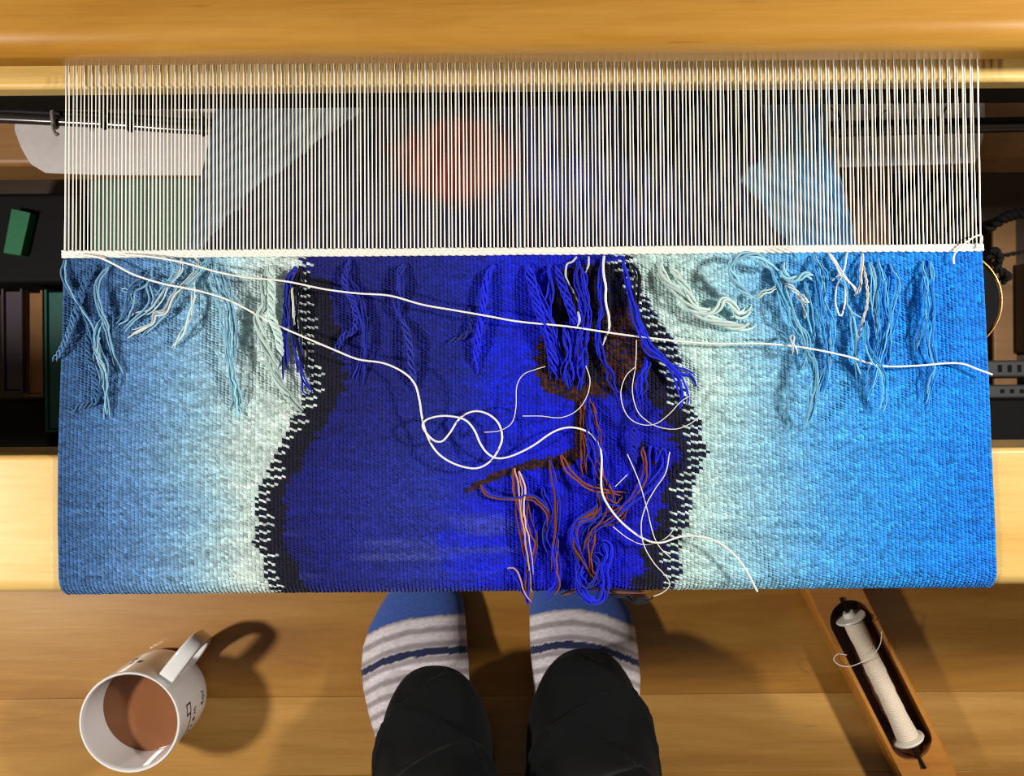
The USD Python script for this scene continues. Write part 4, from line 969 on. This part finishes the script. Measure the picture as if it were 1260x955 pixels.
def leg(side):
    """Rings of one trouser leg from the hem, draped over the instep, to the hip."""
    if side == 'l':
        spec = [  # centre x, front y, back y, half width, z front, z back
            (-0.0655, -0.2285, -0.4090, 0.0460, 0.5125, 0.4540),
            (-0.0655, -0.2320, -0.4090, 0.0482, 0.5195, 0.4600),
            (-0.0650, -0.2480, -0.4080, 0.0492, 0.5330, 0.4800),
            (-0.0640, -0.2660, -0.4060, 0.0485, 0.5470, 0.5050),
            (-0.0630, -0.2800, -0.4030, 0.0475, 0.5650, 0.5400),
            (-0.0620, -0.2880, -0.4000, 0.0475, 0.5950, 0.5800),
            (-0.0610, -0.2900, -0.3990, 0.0490, 0.6500, 0.6500), (-0.0620, -0.2880, -0.4020, 0.0540, 0.7200, 0.7200),
            (-0.0660, -0.2900, -0.4100, 0.0620, 0.8500, 0.8500), (-0.0740, -0.2950, -0.4400, 0.0760, 1.0200, 1.0200), (-0.0840, -0.3000, -0.4700, 0.0860, 1.1800, 1.1800), (-0.0830, -0.3050, -0.4800, 0.0850, 1.2600, 1.2600)]
    else:
        spec = [
            (0.0590, -0.2150, -0.4060, 0.0470, 0.5130, 0.4540),
            (0.0595, -0.2185, -0.4060, 0.0498, 0.5200, 0.4600),
            (0.0638, -0.2350, -0.4050, 0.0515, 0.5350, 0.4800),
            (0.0632, -0.2560, -0.4040, 0.0520, 0.5490, 0.5050),
            (0.0625, -0.2740, -0.4020, 0.0520, 0.5660, 0.5400),
            (0.0615, -0.2840, -0.4000, 0.0520, 0.5950, 0.5800),
            (0.0600, -0.2880, -0.4000, 0.0525, 0.6500, 0.6500), (0.0610, -0.2870, -0.4030, 0.0560, 0.7200, 0.7200),
            (0.0660, -0.2900, -0.4100, 0.0620, 0.8500, 0.8500), (0.0740, -0.2950, -0.4400, 0.0760, 1.0200, 1.0200), (0.0840, -0.3000, -0.4700, 0.0860, 1.1800, 1.1800), (0.0830, -0.3050, -0.4800, 0.0850, 1.2600, 1.2600)]
    spec = np.array(spec); k = 150
    s = np.concatenate([[0], np.cumsum(np.linalg.norm(np.diff(spec[:, [1, 4]], axis=0), axis=1) + 0.002)])
    # finer near the hem
    u = s[-1] * np.linspace(0, 1, k) ** 1.9
    from scipy.interpolate import PchipInterpolator
    sp = PchipInterpolator(s, spec)(u)
    th = np.linspace(0, 2 * math.pi, 96, endpoint=False)
    ca, sa = np.cos(th), np.sin(th)
    sgn = -1 if side == 'l' else 1
    out = []
    for cx, yf, yb, w, zf, zb in sp:
        f = 0.5 + 0.5 * sa                          # 1 at the front
        y = (yf + yb) / 2 + (yf - yb) / 2 * np.sign(sa) * np.abs(sa) ** 0.9
        z = zb + (zf - zb) * f ** 0.8
        x = cx + w * np.sign(ca) * np.abs(ca) ** 0.85
        out.append(np.stack([x, y, z], 1))
    out = np.array(out)
    # creases: sharp folds that run aslant over the front of the leg
    ctr_ = out.mean(1, keepdims=True)
    dirn = out - ctr_; dirn[..., 2] = 0.25 * np.linalg.norm(dirn[..., :2], axis=-1); dirn /= np.linalg.norm(dirn, axis=-1, keepdims=True)
    xr = (out[..., 0] - sp[:, None, 0]) / sp[:, None, 3]          # -1..1 across the leg
    zl = u[:, None] + 0 * xr
    disp = np.zeros_like(xr)
    folds = [(0.020, 0.030, 0.0030, 0.006), (0.052, -0.026, 0.0034, 0.007), (0.085, 0.034, 0.0030, 0.008), (0.13, -0.04, 0.0035, 0.012), (0.19, 0.05, 0.0035, 0.014)]
    for (s0, sl, amp, wd) in folds:
        q = (zl - (s0 + sl * xr * sgn)) / wd
        disp += 1.5 * amp * np.where(q > 0, np.exp(-q * 0.9), np.exp(q * 2.6)) * (sa > -0.2)[None]
    disp += 0.0012 * (meshkit.fbm(out * 26, 3, 9) - 0.5)
    disp *= np.clip(u / 0.012, 0, 1)[:, None]
    out = out + dirn * disp[..., None]
    # the hem turns in
    inner = out[:1].copy(); c0_ = inner.mean(1, keepdims=True)
    inn = c0_ + (inner - c0_) * 0.965; inn2 = c0_ + (out[4:5] - out[4:5].mean(1, keepdims=True)) * 0.93 + (0, -0.004, 0.006)
    rs = np.concatenate([inn, out], 0)
    return loft(rs)
hip = trimesh.creation.icosphere(subdivisions=4, radius=1.0); hip.apply_scale((0.172, 0.095, 0.10)); hip.apply_translation((0, -0.390, 1.235))
obj('trousers', cat([leg('l'), leg('r'), hip]), M['trouser'], person, smooth=40, label='black trousers with creases draped over the feet')

# ================================================================== things on the floor below the loom
def floor_box(name, label, cat_, px4, ztop, matn, r=0.006, parts=None):
    (x0, y0, x1, y1) = px4
    a, b = P(x0, y0, ztop), P(x1, y1, ztop)
    t_ = thing(name, label, cat_)
    obj('case', box(a[0], b[0], b[1], a[1], 0.0005, ztop, r), M[matn], t_)
    return t_, a, b
def book(px4, ztop, matn, label, rz=0.0, name='ring_binder', cat_='binder'):
    (x0, y0, x1, y1) = px4
    a, b = P(x0, y0, ztop), P(x1, y1, ztop)
    t_ = thing(name, label, cat_, loc=((a[0] + b[0]) / 2, (a[1] + b[1]) / 2, 0.0005), rotz=rz)
    w, d = b[0] - a[0], a[1] - b[1]
    h = ztop - 0.0005
    obj('cover', cat([box(-w / 2, -w / 2 + 0.003, -d / 2, d / 2, 0, h, 0.001), box(w / 2 - 0.003, w / 2, -d / 2, d / 2, 0, h, 0.001), box(-w / 2 + 0.003, w / 2 - 0.003, -d / 2, -d / 2 + 0.003, 0, h, 0.001)]), M[matn], t_, smooth=30)
    obj('pages', box(-w / 2 + 0.0035, w / 2 - 0.0035, -d / 2 + 0.004, d / 2 - 0.003, 0.004, h - 0.003, 0.001), M[matn], t_, smooth=30)
book((1, 355, 28, 484), 0.240, 'purple_card', 'dull purple folder standing on the floor, leftmost below the loom')
book((29, 357, 53, 488), 0.232, 'tan_card', 'tan folder standing on the floor between purple and teal ones')
book((54, 356, 90, 532), 0.250, 'teal_card', 'teal folder standing on the floor half under the tapestry')
floor_box('storage_box', 'black box on the floor left, in front of the folders', 'box', (-60, 492, 62, 562), 0.20, 'black_card')
t_, a_, b_ = floor_box('storage_box', 'black box on the floor left, with green card on it', 'box', (-80, 238, 104, 348), 0.21, 'black_card')
gq = [P(14, 257, 0.225)[:2], P(37, 262, 0.225)[:2], P(25, 314, 0.225)[:2], P(4, 311, 0.225)[:2]]
gm = trimesh.creation.extrude_polygon(Polygon(gq), 0.014, engine='earcut'); gm.apply_translation((0, 0, 0.2105))
solo('green_card', gm, M['green_card'], 'slanted green card lying on the black box at left', 'card', smooth=False)
floor_box('fabric_bin', 'dull green fabric bin seen through the warp at left', 'bin', (109, 214, 330, 345), 0.23, 'green_bag', 0.01)
floor_box('carton', 'brown carton seen through the warp beside the finished cloth', 'carton', (975, 186, 1098, 330), 0.16, 'brown_card')
floor_box('storage_box', 'black box on the floor seen through the warp at right', 'box', (1099, 196, 1206, 300), 0.16, 'black_card')
# right: round lid with brass rim, plank, grey box, strips, cord
rc = P(1172, 370, 0.26); rad = abs(P(1235, 370, 0.26)[0] - rc[0])
lid = thing('round_tin', 'round black tin with a thin brass rim beside the right selvedge', 'tin', loc=(rc[0], rc[1], 0.0))
obj('tin_body', lathe([(0, 0.0005), (rad - 0.004, 0.0005), (rad - 0.002, 0.004), (rad - 0.002, 0.256), (rad - 0.005, 0.260), (rad - 0.012, 0.2595), (0, 0.258)], 72), M['black_card'], lid, smooth=40)
a = np.linspace(0, 2 * math.pi, 90, endpoint=False)
obj('rim', tube(np.stack([(rad - 0.0012) * np.cos(a), (rad - 0.0012) * np.sin(a), np.full(90, 0.2585)], 1), 0.0013, 8, closed=True), M['brass'], lid, smooth=True, label='brass rim')
def slab(name, px4, z0, z1, matn, label, cat_, r=0.003):
    a, b = P(px4[0], px4[1], z1), P(px4[2], px4[3], z1)
    solo(name, box(a[0], b[0], b[1], a[1], z0, z1, r), M[matn], label, cat_)
slab('plank', (1221, 268, 1253, 486), 0.0005, 0.13, 'old_wood', 'upright brown plank end on the floor at far right', 'plank')
slab('grey_carton', (1266, 322, 1340, 432), 0.0005, 0.16, 'grey_card', 'grey carton on the floor at the far right edge', 'carton')
for k, (y0, y1, lb) in enumerate(((444, 463, 'grey strap with dark marks across the plank, upper one'), (474, 489, 'grey strap with dark marks across the plank, lower one'))):
    t_ = thing('strap', lb, 'strap')
    a, b = P(1160, y0, 0.146), P(1400, y1, 0.146)
    obj('band', box(a[0], b[0], b[1], a[1], 0.132, 0.146, 0.003), M['tape_grey'], t_)
    for q_ in range(5):
        xx = 1228 + q_ * 12 + 3 * k
        c, d = P(xx, y0 + 5, 0.1465), P(xx + 5, y1 - 5, 0.1465)
        obj('mark', box(c[0], d[0], d[1], c[1], 0.1461, 0.1467), M['black_card'], t_, smooth=False, label='dark mark')
slab('storage_box', (1200, 492, 1400, 560), 0.0005, 0.20, 'black_card', 'black box on the floor right, in front of the straps', 'box')
cp = [P(x, y, z) for x, y, z in ((1212, 283, .16), (1230, 272, .17), (1248, 264, .165), (1275, 262, .16))]
cp2 = [P(x, y, z) for x, y, z in ((1213, 318, .165), (1222, 308, .175), (1230, 318, .17), (1226, 330, .165), (1240, 340, .16), (1232, 346, .155))]
cp3 = [P(x, y, z) for x, y, z in ((1222, 312, .17), (1240, 314, .165), (1275, 306, .16))]
def twisted(c, r):
    c = spline(c, 60); ph = np.linspace(0, 26, 60); t__, n_, b_ = frames(c)
    return cat([tube(c + r * (n_ * np.cos(ph + q)[:, None] + b_ * np.sin(ph + q)[:, None]), r, 6) for q in (0, math.pi)])
solo('power_cord', cat([twisted(cp, 0.0035), twisted(cp2, 0.003), twisted(cp3, 0.0012)]), M['black_cord'], 'tangled black cord lying on the brown plank at right', 'cord', smooth=True)
